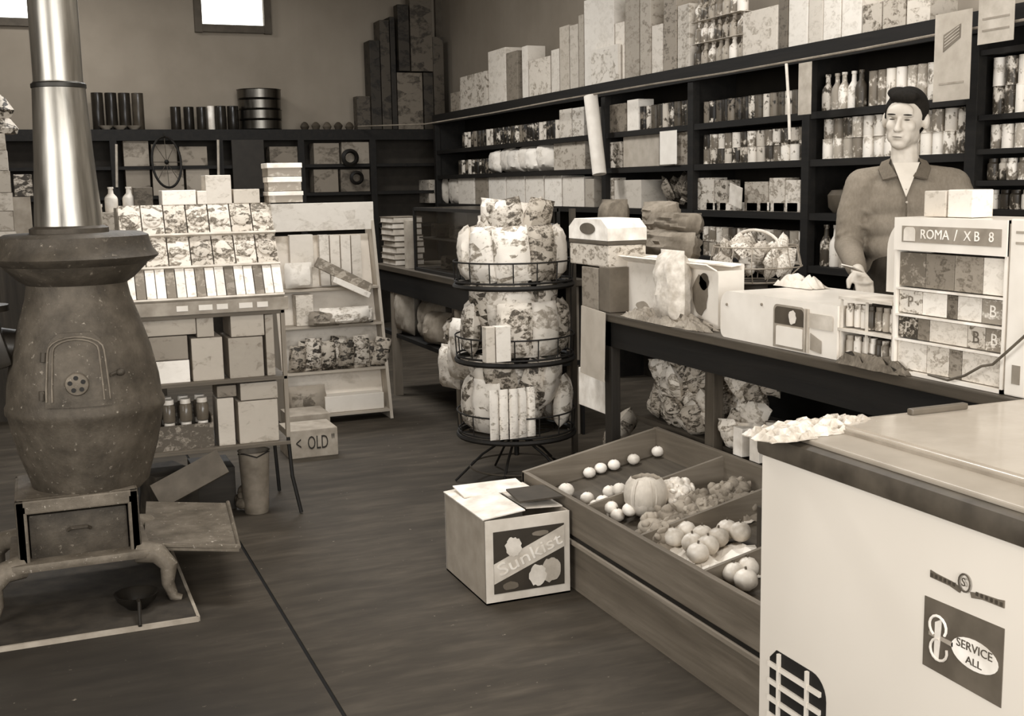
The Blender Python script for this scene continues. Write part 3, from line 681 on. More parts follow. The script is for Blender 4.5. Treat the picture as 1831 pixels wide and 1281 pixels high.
# bay 1 and bay 0
goods('tin_can', 'tin', 'dark tin, upper shelf right of the paper roll', 'dark tins right of the paper roll', 6.21, 6.88, ZB+.001, .033, .15, MX+DK)
goods('tin_can', 'tin', 'dark tin, upper shelf left of the paper roll', 'dark tins left of the paper roll', 7.9, 10.3, ZB+.001, .038, .14, DK)
goods('tin_can', 'tin', 'dark tin, second shelf near the far corner', 'dark tins far back on the second shelf', 9.55, 10.4, ZC_+.001, .04, .13, DK)
XG = XS+.03
R = lambda lab, cat, mat, rect, z, d=.2, name='carton', **k: fbox(name, lab, cat, mat, rect, x=XG, z=z+.001, d=d, **k)
R('grey box beside the white packet, right of the paper roll', 'box', pack(130, 90), (1086, 186, 1119, 230), ZB)
R('slim white packet on the upper shelf right of the paper roll', 'packet', pack(225, 205, 20, .15), (1121, 178, 1141, 225), ZB, .12, 'packet')
R('pale box on the upper shelf immediately left of the paper roll', 'box', pack(200, 160, 24, .35), (1000, 195, 1022, 238), ZB)
R('pale printed box just left of the paper roll, second of two', 'box', pack(212, 150, 24, .35), (1023, 192, 1044, 238), ZB)
R('cereal packet on the second shelf behind the paper roll', 'packet', pack(196, 60, 20, .45), (1084, 254, 1110, 298), ZC_, .08, 'packet')
R('large pinkish-grey plain carton on the second shelf beside the white tag', 'carton', plain(172, .8, .06), (1114, 236, 1178, 298), ZC_, .22)
R('printed box on the second shelf right of the white tag', 'box', pack(185, 120), (1206, 236, 1229, 294), ZC_)
R('pale plain carton on the second shelf left of the paper roll', 'carton', pack(178, 130, 16, .3), (990, 246, 1046, 301), ZC_, .2)
R('pale square carton on the third shelf right of the paper roll', 'carton', pack(202, 180, 14, .2), (1098, 322, 1146, 372), ZD, .2)
R('slim packet standing right against the post on the third shelf', 'packet', pack(190, 120), (1084, 318, 1097, 372), ZD, .1, 'packet')
m = MB(); rg = random.Random(5)
for k in range(14): m.pillow(.10, .14, .05, Matrix.Translation((rg.uniform(0, .1), rg.uniform(-.14, .14), rg.uniform(0, .07))) @ Euler((rg.uniform(-.8, .8), rg.uniform(-.6, .6), rg.uniform(0, 3))).to_matrix().to_4x4(), k, 5)
tag(m.build('paper_wad', pack(150, 60, 30, .5), None, True, (XG+.06, U(1195, 350, x=XG).y, ZD+.03)), 'heap of crumpled dark wrapping on the third shelf behind the cloth sacks', 'paper', kind='stuff')
for i, (r, v, v2) in enumerate((((1242, 318, 1275, 378), 205, 110), ((1277, 322, 1298, 378), 185, 80), ((1330, 325, 1372, 378), 180, 130), ((1374, 318, 1402, 378), 200, 140), ((1403, 322, 1430, 378), 210, 150))):
    R('printed packet on the third shelf left of the thick post, %s from the left' % ORD[i], 'packet', pack(v, v2, 30, .4), r, ZD, .1, 'packet', group='printed packets left of the thick post')
o = MB().box((0, 0, .06), (.006, .12, .12)).build('price_card', plain(205), None, False, (XS-.012, U(1318, 350, x=XS).y, ZD+.03), (.25, -.12, 0)); tag(o, 'square pale price card leaning on the edge of the third shelf', 'card')
for i in range(7):
    a = 1262+i*24; R('small light packet lying before the packets on the third shelf, %s from left' % ORD[i], 'packet', pack(214, 110, 40, .4), (a, 362, a+20, 378), ZD, .04, 'small_packet', group='small packets on the third shelf edge')
# ---- goods on top of the shelving
TOP = [(806, 165, 822, 200, 150, 90, 'small dark packet at the far left end of the top shelf'), (823, 132, 871, 192, 196, 120, 'pale printed carton at the far left of the top shelf'),
 (874, 88, 905, 183, 206, 185, 'tall pale carton, first tall one from the left on the top shelf'), (906, 92, 926, 180, 130, 100, 'tall grey carton close behind the first pale tall one, top shelf'),
 (934, 82, 944, 176, 218, 200, 'slim white packet standing alone right of the first tall cartons'), (946, 104, 984, 172, 196, 140, 'medium printed carton with a white band on the top shelf'),
 (986, 88, 1000, 165, 208, 190, 'slim pale packet left of the pinkish tall cartons'), (1001, 46, 1018, 161, 176, 156, 'tall pinkish-grey packet on the top shelf, left one'),
 (1019, 44, 1034, 158, 190, 170, 'tall pinkish-grey packet on the top shelf, right one'), (1035, 26, 1044, 156, 170, 150, 'thin tall packet touching the big white carton'),
 (1045, -8, 1098, 152, 226, 214, 'very tall white carton reaching out of sight on the top shelf'), (1100, 40, 1116, 141, 208, 190, 'tall pale packet right of the very tall white carton'),
 (1118, -6, 1142, 137, 168, 140, 'tall grey packet with diagonal marks on the top shelf'), (1144, -4, 1163, 132, 176, 130, 'tall mottled packet left of the short white one, top shelf'),
 (1165, 44, 1184, 128, 208, 180, 'short white packet on the top shelf above the paper roll'), (1186, -8, 1209, 122, 150, 90, 'dark mottled tall packet on the top shelf'),
 (1211, 8, 1232, 118, 200, 150, 'pale packet just left of the stacked capped bottles'), (1327, 16, 1389, 96, 200, 160, 'wide pinkish carton right of the stacked capped bottles'),
 (1391, -8, 1407, 88, 110, 80, 'thin dark packet between the wide pinkish and bright cartons'), (1409, -12, 1443, 82, 226, 210, 'bright tall carton above the hanging paper tag'),
 (1445, -12, 1470, 74, 200, 175, 'grey-striped tall packet right of the bright tall carton'), (1471, -12, 1502, 68, 222, 200, 'broad pale packet fourth left of the long sign'),
 (1504, -12, 1539, 63, 224, 206, 'broad pale packet third left of the long sign'), (1541, 6, 1575, 57, 180, 90, 'printed carton with dark marks on the right of the top shelf'),
 (1577, -4, 1618, 50, 172, 100, 'mottled carton second left of the long sign'), (1620, -12, 1662, 44, 196, 140, 'pale carton touching the long hanging sign')]
for i, (a, b, c, d, v, v2, lab) in enumerate(TOP):
    fbox('tall_carton' if d-b > 70 else 'carton', lab, 'carton', pack(v, v2, 22 if i % 3 else 34, .3), (a, b, c, d), x=XG, z=ZA+.001, d=.16, group='cartons on the top shelf')
R('carton with curled printed front standing before the very tall white one', 'carton', pack(218, 160, 14, .3), (1064, 84, 1112, 145), ZA, .03, 'carton').location.x = XS+.012
for L in range(3):
    ya, yb = U(1324, 100, x=XG).y, U(1236, 100, x=XG).y
    goods('bottle', 'bottle', ('pale-capped bottle, bottom', 'pale-capped bottle, middle', 'pale-capped bottle, top')[L]+' layer above the shelves', 'stacked capped bottles on the top shelf', ya, yb, ZA+.002+L*.128, .032, .125, [can_label(160, 70), can_label(224, 120)])
    if L: tag(MB().bb((0, ya, 0), (.085, yb, .002)).build('card_sheet', plain(200), None, False, (XG-.005, 0, ZA+L*.128-.0012)), 'thin card sheet between the %s layers of stacked bottles' % (('', 'bottom two', 'top two')[L]), 'card')
# ---- rope along the shelf fascia and the papers hanging from it
xr = XS-.11
pts = [U(640, 226, y=11.2), U(760, 222, y=10.2), U(880, 202, x=xr), U(1000, 179, x=xr), U(1170, 150, x=xr), U(1300, 130, x=xr), U(1420, 109, x=xr), U(1540, 88, x=xr), U(1665, 64, x=xr), U(1840, 34, x=xr)]
tag(MB().tube(pts, .006, 6).build('rope', cloth(150, 110, 200, .3), None, True), 'thin pale rope strung along the front of the top shelf', 'rope')
a, b = U(1056, 172, x=xr), U(1072, 312, x=xr)
pr = thing('paper_roll', 'long white paper roll hanging upright from the rope', 'paper roll', b)
MB().cyl((0, (a.y-b.y)-.002, a.z-b.z), (0, 0, 0), .048, 22).build('roll', plain(222, .6, .03), pr, True); MB().tube([(0, a.y-b.y, a.z-b.z-.01), (0, a.y-b.y, a.z-b.z+.06)], .004).build('hook', BLK, pr)
def hang(name, lab, cat, rect, x, mat, th=.002, mark=None, rz=0):
    a = U(rect[0], rect[3], x=x); b = U(rect[2], rect[3], x=x); t_ = U((rect[0]+rect[2])/2, rect[1], x=x)
    r = thing(name, lab, cat, (x, (a.y+b.y)/2, (a.z+b.z)/2), rz); w_ = abs(a.y-b.y); h_ = t_.z-(a.z+b.z)/2
    MB().box((0, 0, h_/2), (th, w_, h_)).build('sheet', mat, r); return r, w_, h_
hang('paper_tag', 'brownish oblong paper tag hanging from the rope by the thick post', 'tag', (1427, 112, 1450, 205), xr-.01, plain(168, .8, .1))
hang('white_tag', 'bright white card hanging below the second shelf edge', 'card', (1180, 234, 1210, 294), XS-.02, plain(235, .6, .02))
tag(MB().tube([U(1406, 114, x=xr-.01), U(1410, 180, x=xr-.01), U(1412, 250, x=xr-.01)], .008).build('white_stick', plain(200), None, True), 'thin white stick hanging from the rope left of the paper tag', 'stick')
r, w_, h_ = hang('long_sign', 'long pale paper sign with a slanted dark block, hung above the shopkeeper', 'sign', (1668, 22, 1733, 180), xr-.02, plain(172, .8, .05))
m = MB(); A_ = AISLE.copy(); A_.translation = (-.002, 0, h_*.70)
m.prism([(-.052, -.050), (.045, .0), (.045, .055), (-.052, .02)], .001, A_); m.build('dark_block', plain(112), r)
for k in range(4):
    MB().prism([(-.044, -.032+k*.013), (.038, .006+k*.013), (.038, .010+k*.013), (-.044, -.028+k*.013)], .002, A_).build('line', plain(172), r)
MB().prism([(-.07, -.004), (.07, -.004), (.07, .004), (-.07, .004)], .001, Matrix.Translation((-.002, 0, h_*.20)) @ AISLE).build('faint_line', plain(150), r)
r, w_, h_ = hang('short_sign', 'short pale paper sign with faint lines, right of the long one', 'sign', (1748, -20, 1812, 76), xr-.02, plain(176, .8, .08))
for k in range(2): MB().box((-.002, 0, h_*(.25+.22*k)), (.001, w_*.75, .008)).build('faint_line', plain(140), r)

# ================================================================ CORNER STACKS AND BACK WALL SHELF
YW = 11.22
bs = thing('back_shelving', 'dark shelving with uprights along the back wall under the tins', 'shelving', (0, YW, 0))
xb0, xb1 = XL+.02, XR-.02
ZT = 1.93
MB().bb((xb0, 0, ZT-.10), (xb1, .02, ZT)).build('fascia', SHW, bs)
MB().bb((xb0, .02, ZT-.03), (xb1, YB-YW-.002, ZT)).build('top_shelf', SHW, bs)
for z in (1.60, 1.33, 1.0, .55): MB().bb((xb0, .02, z-.03), (xb1, YB-YW-.002, z)).build('shelf', SHW, bs)
for px in (-60, 205, 395, 540, 668): x_ = U(px, 300, y=YW).x; MB().bb((x_-.03, .0, 0), (x_+.03, .04, ZT-.1)).build('upright', SHW, bs)
MB().bb((xb0, YB-YW-.03, 0), (xb1, YB-YW-.004, ZT-.03)).build('back_boards', plain(50), bs)
B = lambda lab, cat, mat, rect, z, d=.2, name='carton', **k: fbox(name, lab, cat, mat, rect, y=YW+.04, z=z+.001, d=d, **k)
def bgoods(kind, cat, lab, grp, px0, px1, r, h, mats, z=ZT, layers=1, seed=1):
    rg = random.Random(seed); x0, x1 = U(px0, 240, y=YW+.1).x, U(px1, 240, y=YW+.1).x; n = max(1, int((x1-x0)/(2*r)))
    for L in range(layers):
        for i in range(n):
            o = bpy.data.objects.new(kind, can_proto(r, h, mats[rg.randrange(len(mats))], kind)); COL.objects.link(o); o.location = (x0+(i+.5)*(x1-x0)/n, YW+.13, z+.001+L*(h+.0005)); tag(o, lab+', %s from left' % ORD[i], cat, grp)
DT = [plain(34, .25), plain(58, .25), plain(28, .25)]
bgoods('tin_can', 'tin', 'tall dark tin on the back shelf beside the stove pipe', 'tall dark tins by the stove pipe', 166, 262, .055, .33, DT)
bgoods('tin_can', 'tin', 'low dark tin on the back shelf under the transom', 'low dark tins in the back row', 305, 375, .05, .21, DT)
bgoods('tin_can', 'tin', 'dark tin beside the white tin on the back wall shelf', 'dark tins beside the white one', 386, 430, .055, .22, DT)
bgoods('tin_can', 'tin', 'slim white tin standing between dark tins on the back wall shelf', '', 374, 386, .034, .22, [plain(220, .35)])
q = U(469, 235, y=YW+.12)
for i, (rr, v) in enumerate(((.20, 70), (.205, 60), (.20, 66), (.205, 64))):
    o = MB().lathe([(0, 0), (rr*.96, 0), (rr, .01), (rr, .085), (rr*1.03, .092), (0, .094)], 32).build('enamel_basin', metal(112, .3), None, True, (q.x, YW+.18+.02, ZT+.001+i*.096)); tag(o, 'shiny round metal tin in the large stack on the back shelf, %s' % ('bottom', 'second up', 'third up', 'topmost')[i], 'tin', 'stack of large round tins')
for i in range(5):
    q = U(545+i*20, 230, y=YW+.12); o = MB().lathe([(0, 0), (.03, 0), (.045, .03+.01*(i % 2)), (.03, .06), (.012, .075), (0, .075)], 14).build('small_pot', plain(60+12*(i % 3), .4), None, True, (q.x, YW+.12, ZT+.001)); tag(o, 'small dark pot on the right half of the back wall shelf, %s from the left' % ORD[i], 'pot', 'small pots on the back wall shelf')
for i in range(3):
    q = U(190+i*25, 232, y=YW+.04); o = MB().lathe([(0, 0), (.03, 0), (.07, .035), (.066, .035), (.028, .006), (0, .006)], 18).build('bowl', plain(160, .4), None, True, (q.x, YW+.05, ZT+.0005)); tag(o, 'small pale bowl before the tall dark tins on the back shelf, %s from the left' % ORD[i], 'bowl', 'pale bowls on the back shelf')
# tall goods in the corner
CRN = [(666, 72, 684, 232, 56, 'thin dark board at the left of the corner pile'), (685, 36, 702, 232, 74, 'dark upright box, second from the left in the corner pile'), (703, 30, 712, 232, 44, 'thin dark board left of the brownish corner carton'), (713, 130, 758, 232, 112, 'brownish carton low in the middle of the corner pile'),
       (714, 8, 734, 128, 62, 'dark tall narrow packet above the brownish corner carton'), (736, -14, 775, 126, 92, 'tall mid-grey carton reaching out of sight in the corner pile'), (760, 130, 777, 232, 60, 'narrow dark box at the right foot of the corner pile'), (778, 66, 797, 232, 80, 'tall grey-brown box at the right of the corner pile')]
for i, (a, b, c, d, v, lab) in enumerate(CRN):
    zz = ZT
    if b < 50 and d < 200: zz = U(735, 128, y=YW+.04+.001*i).z
    fbox('corner_carton', lab, 'carton', pack(v, int(v*.6), 10, .4), (a, b, c, d), y=YW+.02+.004*(i % 2), z=zz+.002, d=.22 if d > 200 else .14, group='dark goods piled in the corner')
fbox('dark_box', 'small dark box on the back shelf left of the corner pile', 'box', pack(74, 46), (640, 172, 664, 232), y=YW+.06, z=ZT+.001, d=.15)
# goods on the lower back shelves
for r, v, lab, zz in (((222, 252, 268, 297), 148, 'pale carton leaning on the back shelf left of the wheel', 1.60), ((272, 258, 318, 297), 128, 'grey carton behind the hanging wheel', 1.60), ((322, 262, 372, 297), 132, 'brown carton right of the hanging wheel, upper of two', 1.60),
                      ((226, 303, 270, 338), 134, 'flat grey carton left of the wheel, lower shelf', 1.33), ((274, 303, 330, 338), 150, 'pale flat carton behind the lower wheel rim', 1.33), ((334, 300, 376, 338), 156, 'pale flat carton right of the wheel, lower of two', 1.33),
                      ((483, 262, 535, 297), 118, 'dull brown carton on the back shelf above the white stack', 1.60), ((562, 256, 608, 297), 132, 'brown carton on the back shelf above the white rack', 1.60), ((612, 254, 662, 297), 146, 'pinkish carton on the back shelf, rightmost', 1.60),
                      ((562, 303, 606, 338), 126, 'dull carton on the lower back shelf above the white rack', 1.33), ((610, 303, 662, 338), 116, 'grey carton on the lower back shelf at the right', 1.33)):
    B(lab, 'carton', pack(v, v-38, 9, .3), r, zz, .2)
bx = fbox('dark_cabinet', 'dark square cabinet door hung on the back shelving', 'cabinet', plain(42, .6), (418, 250, 476, 338), y=YW-.03, d=.028)
# hanging wheel
c0 = U(298, 290, y=YW-.14); wh = thing('spoked_wheel', 'dark spoked wheel hanging from the back wall shelf', 'wheel', c0)
hz = U(298, 244, y=YW-.14).z-c0.z; hx = U(325, 290, y=YW-.14).x-c0.x
ring = [(hx*math.cos(a_*PI/16), .10*math.sin(a_*PI/16+.6), hz*math.sin(a_*PI/16)) for a_ in range(33)]
MB().tube(ring, .011, 8).build('rim', BLK, wh, True)
for k in range(8):
    p_ = ring[k*4]; MB().tube([(0, 0, 0), p_], .003, 5).build('spoke', plain(70), wh)
MB().ell((0, 0, 0), (.022, .03, .022), 10).build('hub', BLK, wh, True); MB().tube([(0, .05, hz), (0, .10, hz+.03)], .006).build('hook', BLK, wh)
for i, (px, py, s_) in enumerate(((628, 282, 1.0), (640, 318, .8))):
    q = U(px, py, y=YW-.1); o = MB().lathe([(.06*s_, 0), (.085*s_, .02), (.085*s_, .05), (.06*s_, .07), (.045*s_, .035), (.06*s_, 0)], 24, M=Matrix.Rotation(PI/2, 4, 'X')).build('rubber_tyre_coil', BLK, None, True, (q.x, YW-.02, q.z)); tag(o, ('dark round coil hung on the back shelves, upper one', 'smaller dark round coil hung on the back shelves, lower one')[i], 'coil')
for px, py0, py1, lab in ((208, 258, 335, 'pale thin stick hanging at the back shelves above the bottles'), (390, 250, 322, 'pale thin stick hanging at the back shelves right of the wheel')):
    tag(MB().tube([U(px, py0, y=YW-.012), U(px+1, py1, y=YW-.012)], .012).build('hanging_stick', plain(170), None, True), lab, 'stick')
# low side counter with bottles behind the stove
# white cartons and bags on the third shelf, far bay
R('crinkled white bag on the third shelf at its far end', 'bag', pack(190, 120, 24, .3), (742, 322, 768, 366), ZD)
for i, (a, b, v) in enumerate(((770, 793, 206), (795, 818, 214))):
    pa, pb = U(a, 366, x=XG), U(b, 366, x=XG); o = MB().pillow(abs(pa.y-pb.y)*.9, .26, .10, seed=i).build('white_bag', pack(v, v-40, 18, .25), None, True, (XG+.06, (pa.y+pb.y)/2, ZD+.002), (0, 0, PI/2)); tag(o, 'plump white bag on the far third shelf, %s of two' % ('left', 'right')[i], 'bag')
for i, (a, b, t_, v) in enumerate(((820, 848, 312, 216), (850, 872, 318, 140), (874, 904, 312, 226), (906, 938, 314, 222), (940, 972, 314, 218), (974, 1004, 314, 224), (1006, 1044, 316, 212), (1046, 1062, 320, 176))):
    R('pale carton on the third shelf above the round snack rack, %s from left' % ORD[i], 'carton', pack(v, v-34, 20, .2), (a, t_, b, 368), ZD, .2, group='pale cartons on the far third shelf')
for i in range(6):
    pa = U(884+i*18, 300, x=XG); o = MB().pillow(.30, .19+.02*(i % 2), .14, seed=30+i).build('white_bag', pack(228-8*(i % 2), 190, 20, .2), None, True, (XG+.035+.02*(i % 2), pa.y, ZC_+.003), (.0, .0, PI/2+.1*i-.2)); tag(o, 'bulging white paper bag on the second shelf, far bay, %s from left' % ORD[i], 'bag', 'white bags on the second shelf')
LY = 7.6; lz = U(200, 400, y=LY).z-.13
sc = thing('side_counter', 'dark side counter behind the stove carrying bottles and boxes', 'counter', (-.35, LY, 0))
MB().bb((-1.2, 0, lz-.04), (1.13, .6, lz)).build('worktop', wood(120, 80), sc); MB().bb((-1.15, .03, 0), (1.08, .57, lz-.04)).build('body', wood(70, 44, 2), sc)
def L_(lab, cat, mat, rect, d=.14, name='carton', **k): return fbox(name, lab, cat, mat, rect, y=LY+.06, z=lz+.001, d=d, **k)
L_('pale printed box on the side counter right of the stove pipe', 'box', pack(178, 120), (180, 380, 212, 420)); L_('second printed box on the side counter, nearer the display stand', 'box', pack(190, 130), (214, 378, 242, 420))
zb = U(200, 380, y=LY+.13).z
for i, px in enumerate((178, 200, 232)):
    q = U(px, 376, y=LY+.13); me = can_proto(.040, .155, plain(216, .3), 'bottle'); o = bpy.data.objects.new('bottle', me); COL.objects.link(o); o.location = (q.x, LY+.13, lz+.001 if i == 0 else zb+.002)
    if i == 0: o.location.z = lz+.001; o.scale = (1, 1, 1.6)
    tag(o, 'pale bottle by the stove pipe, %s of three from the left' % ORD[i], 'bottle', 'pale bottles by the stove pipe')
L_('grey box on the side counter left of the stove pipe', 'box', plain(150, .7), (26, 352, 60, 420)); fbox('dark_box', 'small dark box with pale stripes on the grey box left of the pipe', 'box', pack(60, 190, 40, .5), (26, 312, 60, 351), y=LY+.06, z=U(43, 352, y=LY+.06).z+.002, d=.12)
L_('tall dark grey box on the side counter behind the display stand', 'box', pack(110, 80), (244, 335, 278, 420), .12)
zz = lz+.001
for i, (w_, h_, v) in enumerate(((.30, .10, 205), (.28, .12, 180), (.29, .11, 196), (.28, .13, 176), (.27, .12, 190), (.26, .10, 186))):
    q = U(-14, 400, y=LY+.1); o = MB().box((0, 0, h_/2), (w_, .2, h_-.002), None, .003).build('stacked_carton', pack(v, v-36, 14, .3), None, False, (q.x-.02, LY+.16, zz)); zz += h_
    tag(o, 'pale carton in the stack at the left picture edge, %s' % ('bottom', 'second up', 'third up', 'fourth up', 'fifth up', 'topmost')[i], 'carton', 'cartons stacked at the left edge')
o = MB().lathe([(0, 0), (.09, 0), (.10, .03), (.06, .09), (.085, .14), (.04, .21), (.015, .23), (0, .25)], 20).build('covered_jar', pack(190, 50, 30, .5), None, True, (U(2, 240, y=LY+.16).x, LY+.16, zz)); tag(o, 'dark patterned covered jar on top of the left-edge carton stack', 'jar')
# ================================================================ SALES COUNTERS
CZ, CXF, CXB = 0.86, 2.09, 2.74
CW = wood(27, 14, 1, 0.6); CT = wood(92, 60, 1, 0.5)
nc = thing('sales_counter', 'long dark wooden sales counter loaded with goods, the shopkeeper behind it', 'counter', (CXF, 1.25, 0))
NY0, NY1 = 1.25, 4.17; L_n = NY1-NY0
MB().bb((0, 0, CZ-.03), (CXB-CXF, L_n, CZ), .004).build('worktop', CT, nc)
MB().bb((.012, .01, CZ-.13), (.035, L_n-.01, CZ-.03)).bb((.035, L_n-.035, CZ-.13), (CXB-CXF-.03, L_n-.01, CZ-.03)).build('apron', CW, nc)
MB().bb((CXB-CXF-.03, .01, 0), (CXB-CXF-.005, L_n-.01, CZ-.03)).build('back_panel', CW, nc)
MB().bb((.155, .01, .405), (CXB-CXF-.03, L_n-.02, .43)).build('lower_shelf', wood(84, 50, 1), nc)
pyb = U(1274, 700, x=2.20).y-NY0
for yy, v, xx in ((pyb+.03, 100, .115), (L_n-.045, 50, .012), (.3, 60, .115)):
    MB().bb((xx, yy-.03, 0), (xx+.04, yy+.03, CZ-.03), .003).build('post', wood(v, int(v*.6), 2), nc)
fy0, fy1, FX = 5.66, 7.72, 2.15
fc = thing('far_counter', 'far dark counter with pale legs, topped by the glass case', 'counter', (FX, fy0, 0))
MB().bb((0, 0, CZ-.035), (.62, fy1-fy0, CZ), .004).build('worktop', CT, fc); MB().bb((.01, .01, CZ-.17), (.035, fy1-fy0-.01, CZ-.035)).bb((.035, fy1-fy0-.035, CZ-.17), (.60, fy1-fy0-.01, CZ-.035)).build('apron', CW, fc)
for xx, yy in ((.04, fy1-fy0-.35), (.04, .45), (.56, .08), (.56, fy1-fy0-.08)): MB().bb((xx-.025, yy-.03, 0), (xx+.025, yy+.03, CZ-.035)).build('leg', wood(150, 110, 2), fc)
MB().bb((.585, .02, 0), (.60, fy1-fy0-.02, CZ-.04)).build('back_panel', CW, fc)
# ---- far counter goods
q = U(703, 468, x=FX+.06)
zz = CZ+.001
for i in range(8):
    h_ = .037+.003*(i % 3); v = (214, 196, 206, 188, 210, 200, 216, 204)[i]
    o = thing('folded_stack_book', '', 'book', (FX+.14+random.uniform(-.008, .008), U(700, 468, x=FX+.06).y, zz), random.uniform(-.05, .05), 'stack of thick pale books'); o.name = 'thick_book'
    MB().bb((-.095, -.14, .003), (.10, .14, h_-.004)).build('pages', plain(v), o); MB().bb((-.10, -.145, 0), (.105, .145, .003)).bb((-.10, -.145, h_-.004), (.105, .145, h_-.001)).build('cover', plain(96), o)
    o['label'] = 'thick pale book in the stack on the far counter end, %s from the bottom' % ORD[i]; zz += h_
tag(MB().bb((0, 0, 0), (.05, .06, .30)).build('pale_packet', plain(160), None, False, (FX+.03, U(732, 466, x=FX+.05).y-.03, CZ+.001)), 'narrow pale upright packet between the book stack and the glass case', 'packet')
gy0, gy1 = U(876, 470, x=FX+.04).y+.02, U(744, 470, x=FX+.04).y
gc = thing('glass_case', 'dark glass display case on the far counter', 'display case', (FX+.04, gy0, CZ+.001)); gl = gy1-gy0
gh = U(810, 374, x=FX+.04).z-CZ
m = MB()
for a in (0, .40):
    for b_ in (0, gl): m.box((a, b_, gh/2), (.018, .018, gh))
for zq in (.009, gh-.009):
    for a in (0, .40): m.box((a, gl/2, zq), (.018, gl, .018))
    for b_ in (0, gl): m.box((.20, b_, zq), (.40, .018, .018))
m.build('frame', BLK, gc); MB().box((.20, gl/2, .012), (.38, gl-.02, .008)).box((.385, gl/2, gh/2), (.008, gl-.03, gh-.03)).build('inner_boards', plain(44), gc)
MB().box((.20, gl/2, gh*.52), (.36, gl-.03, .006)).build('inner_shelf', plain(70), gc)
MB().box((0, gl/2, gh/2), (.004, gl-.02, gh-.02)).build('front_pane', glass(60, .1, .30), gc); MB().box((.20, gl/2, gh-.004), (.40, gl-.01, .006)).build('top_pane', plain(60, .2), gc)
for i in range(7):
    tag(MB().box((0, 0, .04), (.12, .10, .08), None, .004).build('boxed_item', pack(96+(i % 3)*14, 50, 24, .5), None, False, (FX+.18, gy0+.12+i*(gl-.24)/6, CZ+.02 if i % 2 else CZ+.008+gh*.52)), 'dim little box inside the glass case, %s from the right' % ORD[i], 'box', 'boxes in the glass case')
for i, (px, py, w_, h_, v) in enumerate(((700, 575, .30, .34, 132), (735, 545, .30, .26, 110), (752, 585, .24, .2, 120), (778, 590, .20, .20, 140), (800, 605, .18, .2, 150), (820, 590, .2, .22, 140), (790, 570, .2, .2, 90))):
    p = U(px, py, x=FX-.02); o = MB().pillow(w_, h_, .15, seed=50+i).build('cloth_sack', cloth(v+56, v+4, 14, .5) if i < 3 else pack(v+80, v-50, 22, .4), None, True, (FX+.09+.03*(i % 2), p.y, .0), (.05*(i % 3), 0, PI/2+.15*(i % 3)))
    o.location.z = .42 if i < 3 else .42; tag(o, 'sack or bag heaped on the shelf under the far counter, %s from the left' % ORD[i], 'sack', 'sacks under the far counter')
MB().bb((.03, .03, .39), (.58, fy1-fy0-.03, .415)).build('lower_shelf', CW, fc)
for i, (px, py) in enumerate(((826, 640), (812, 655), (836, 610))):
    p = U(px, py, x=FX-.06); o = MB().pillow(.17, .24, .10, seed=70+i).build('hanging_bag', pack(226, 150, 20, .25), None, True, (FX-.07-.01*i, p.y, p.z-.12), (0, 0, PI/2+.3)); tag(o, 'white crumpled bag hung at the near end of the far counter, %s' % ('largest', 'lower', 'upper')[i], 'bag')

# ================================================================ ROUND SNACK RACK
RX, RY = 2.03, 4.93
rk = thing('snack_rack', 'round three-tiered black wire rack crammed with printed snack bags', 'rack', (RX, RY, 0))
m = MB().cyl((0, 0, .12), (0, 0, 1.22), .012, 10); m.build('pole', BLK, rk, True)
TZ = (.255, .605, .945)
for z in TZ:
    m = MB(); 
    for rr in (.27, .18, .09): m.tube([(rr*math.cos(a*PI/16), rr*math.sin(a*PI/16), z) for a in range(33)], .005, 5)
    for a in range(8): m.tube([(0, 0, z), (.27*math.cos(a*PI/4), .27*math.sin(a*PI/4), z)], .0035, 5)
    m.tube([(.275*math.cos(a*PI/16), .275*math.sin(a*PI/16), z+.09) for a in range(33)], .004, 5)
    m.tube([(.27*math.cos(a*PI/16), .27*math.sin(a*PI/16), z-.022) for a in range(33)], .012, 6)
    for a in range(16): m.tube([(.27*math.cos(a*PI/8), .27*math.sin(a*PI/8), z), (.275*math.cos(a*PI/8), .275*math.sin(a*PI/8), z+.09)], .003, 5)
    m.build('tier', BLK, rk, True)
for a in range(5):
    an = a*2*PI/5+.3; MB().tube([(.02*math.cos(an), .02*math.sin(an), .22), (.16*math.cos(an), .16*math.sin(an), .13), (.29*math.cos(an), .29*math.sin(an), .006)], .006, 6).build('leg', BLK, rk, True)
MB().tube([(.22*math.cos(a*PI/16), .22*math.sin(a*PI/16), .075) for a in range(33)], .005, 5).build('base_ring', plain(70), rk, True)
px_s = U(1026, 640, y=RY).x-RX
MB().bb((px_s-.012, -.012, 0), (px_s+.012, .012, 1.26)).build('side_post', plain(64), rk)
for z in (.58, .93): MB().tube([(.0, 0, z-.02), (px_s, 0, z-.02)], .006).build('bracket', BLK, rk)
BM = [pack(205, 80, 24, .45), pack(188, 60, 30, .5), pack(220, 130, 22, .4), pack(170, 70, 34, .5), pack(212, 150, 18, .35)]
protos = [MB().pillow(.155, .245, .085, seed=90+i, n=8).mesh('snack_bag', BM[i % 5], True) for i in range(10)]
def snack(mesh, loc, rot, lab, grp):
    o = bpy.data.objects.new('snack_bag', mesh); COL.objects.link(o); o.location = loc; o.rotation_euler = rot; return tag(o, lab, 'bag', grp)
rg = random.Random(11)
TN = ('bottom', 'middle', 'top')
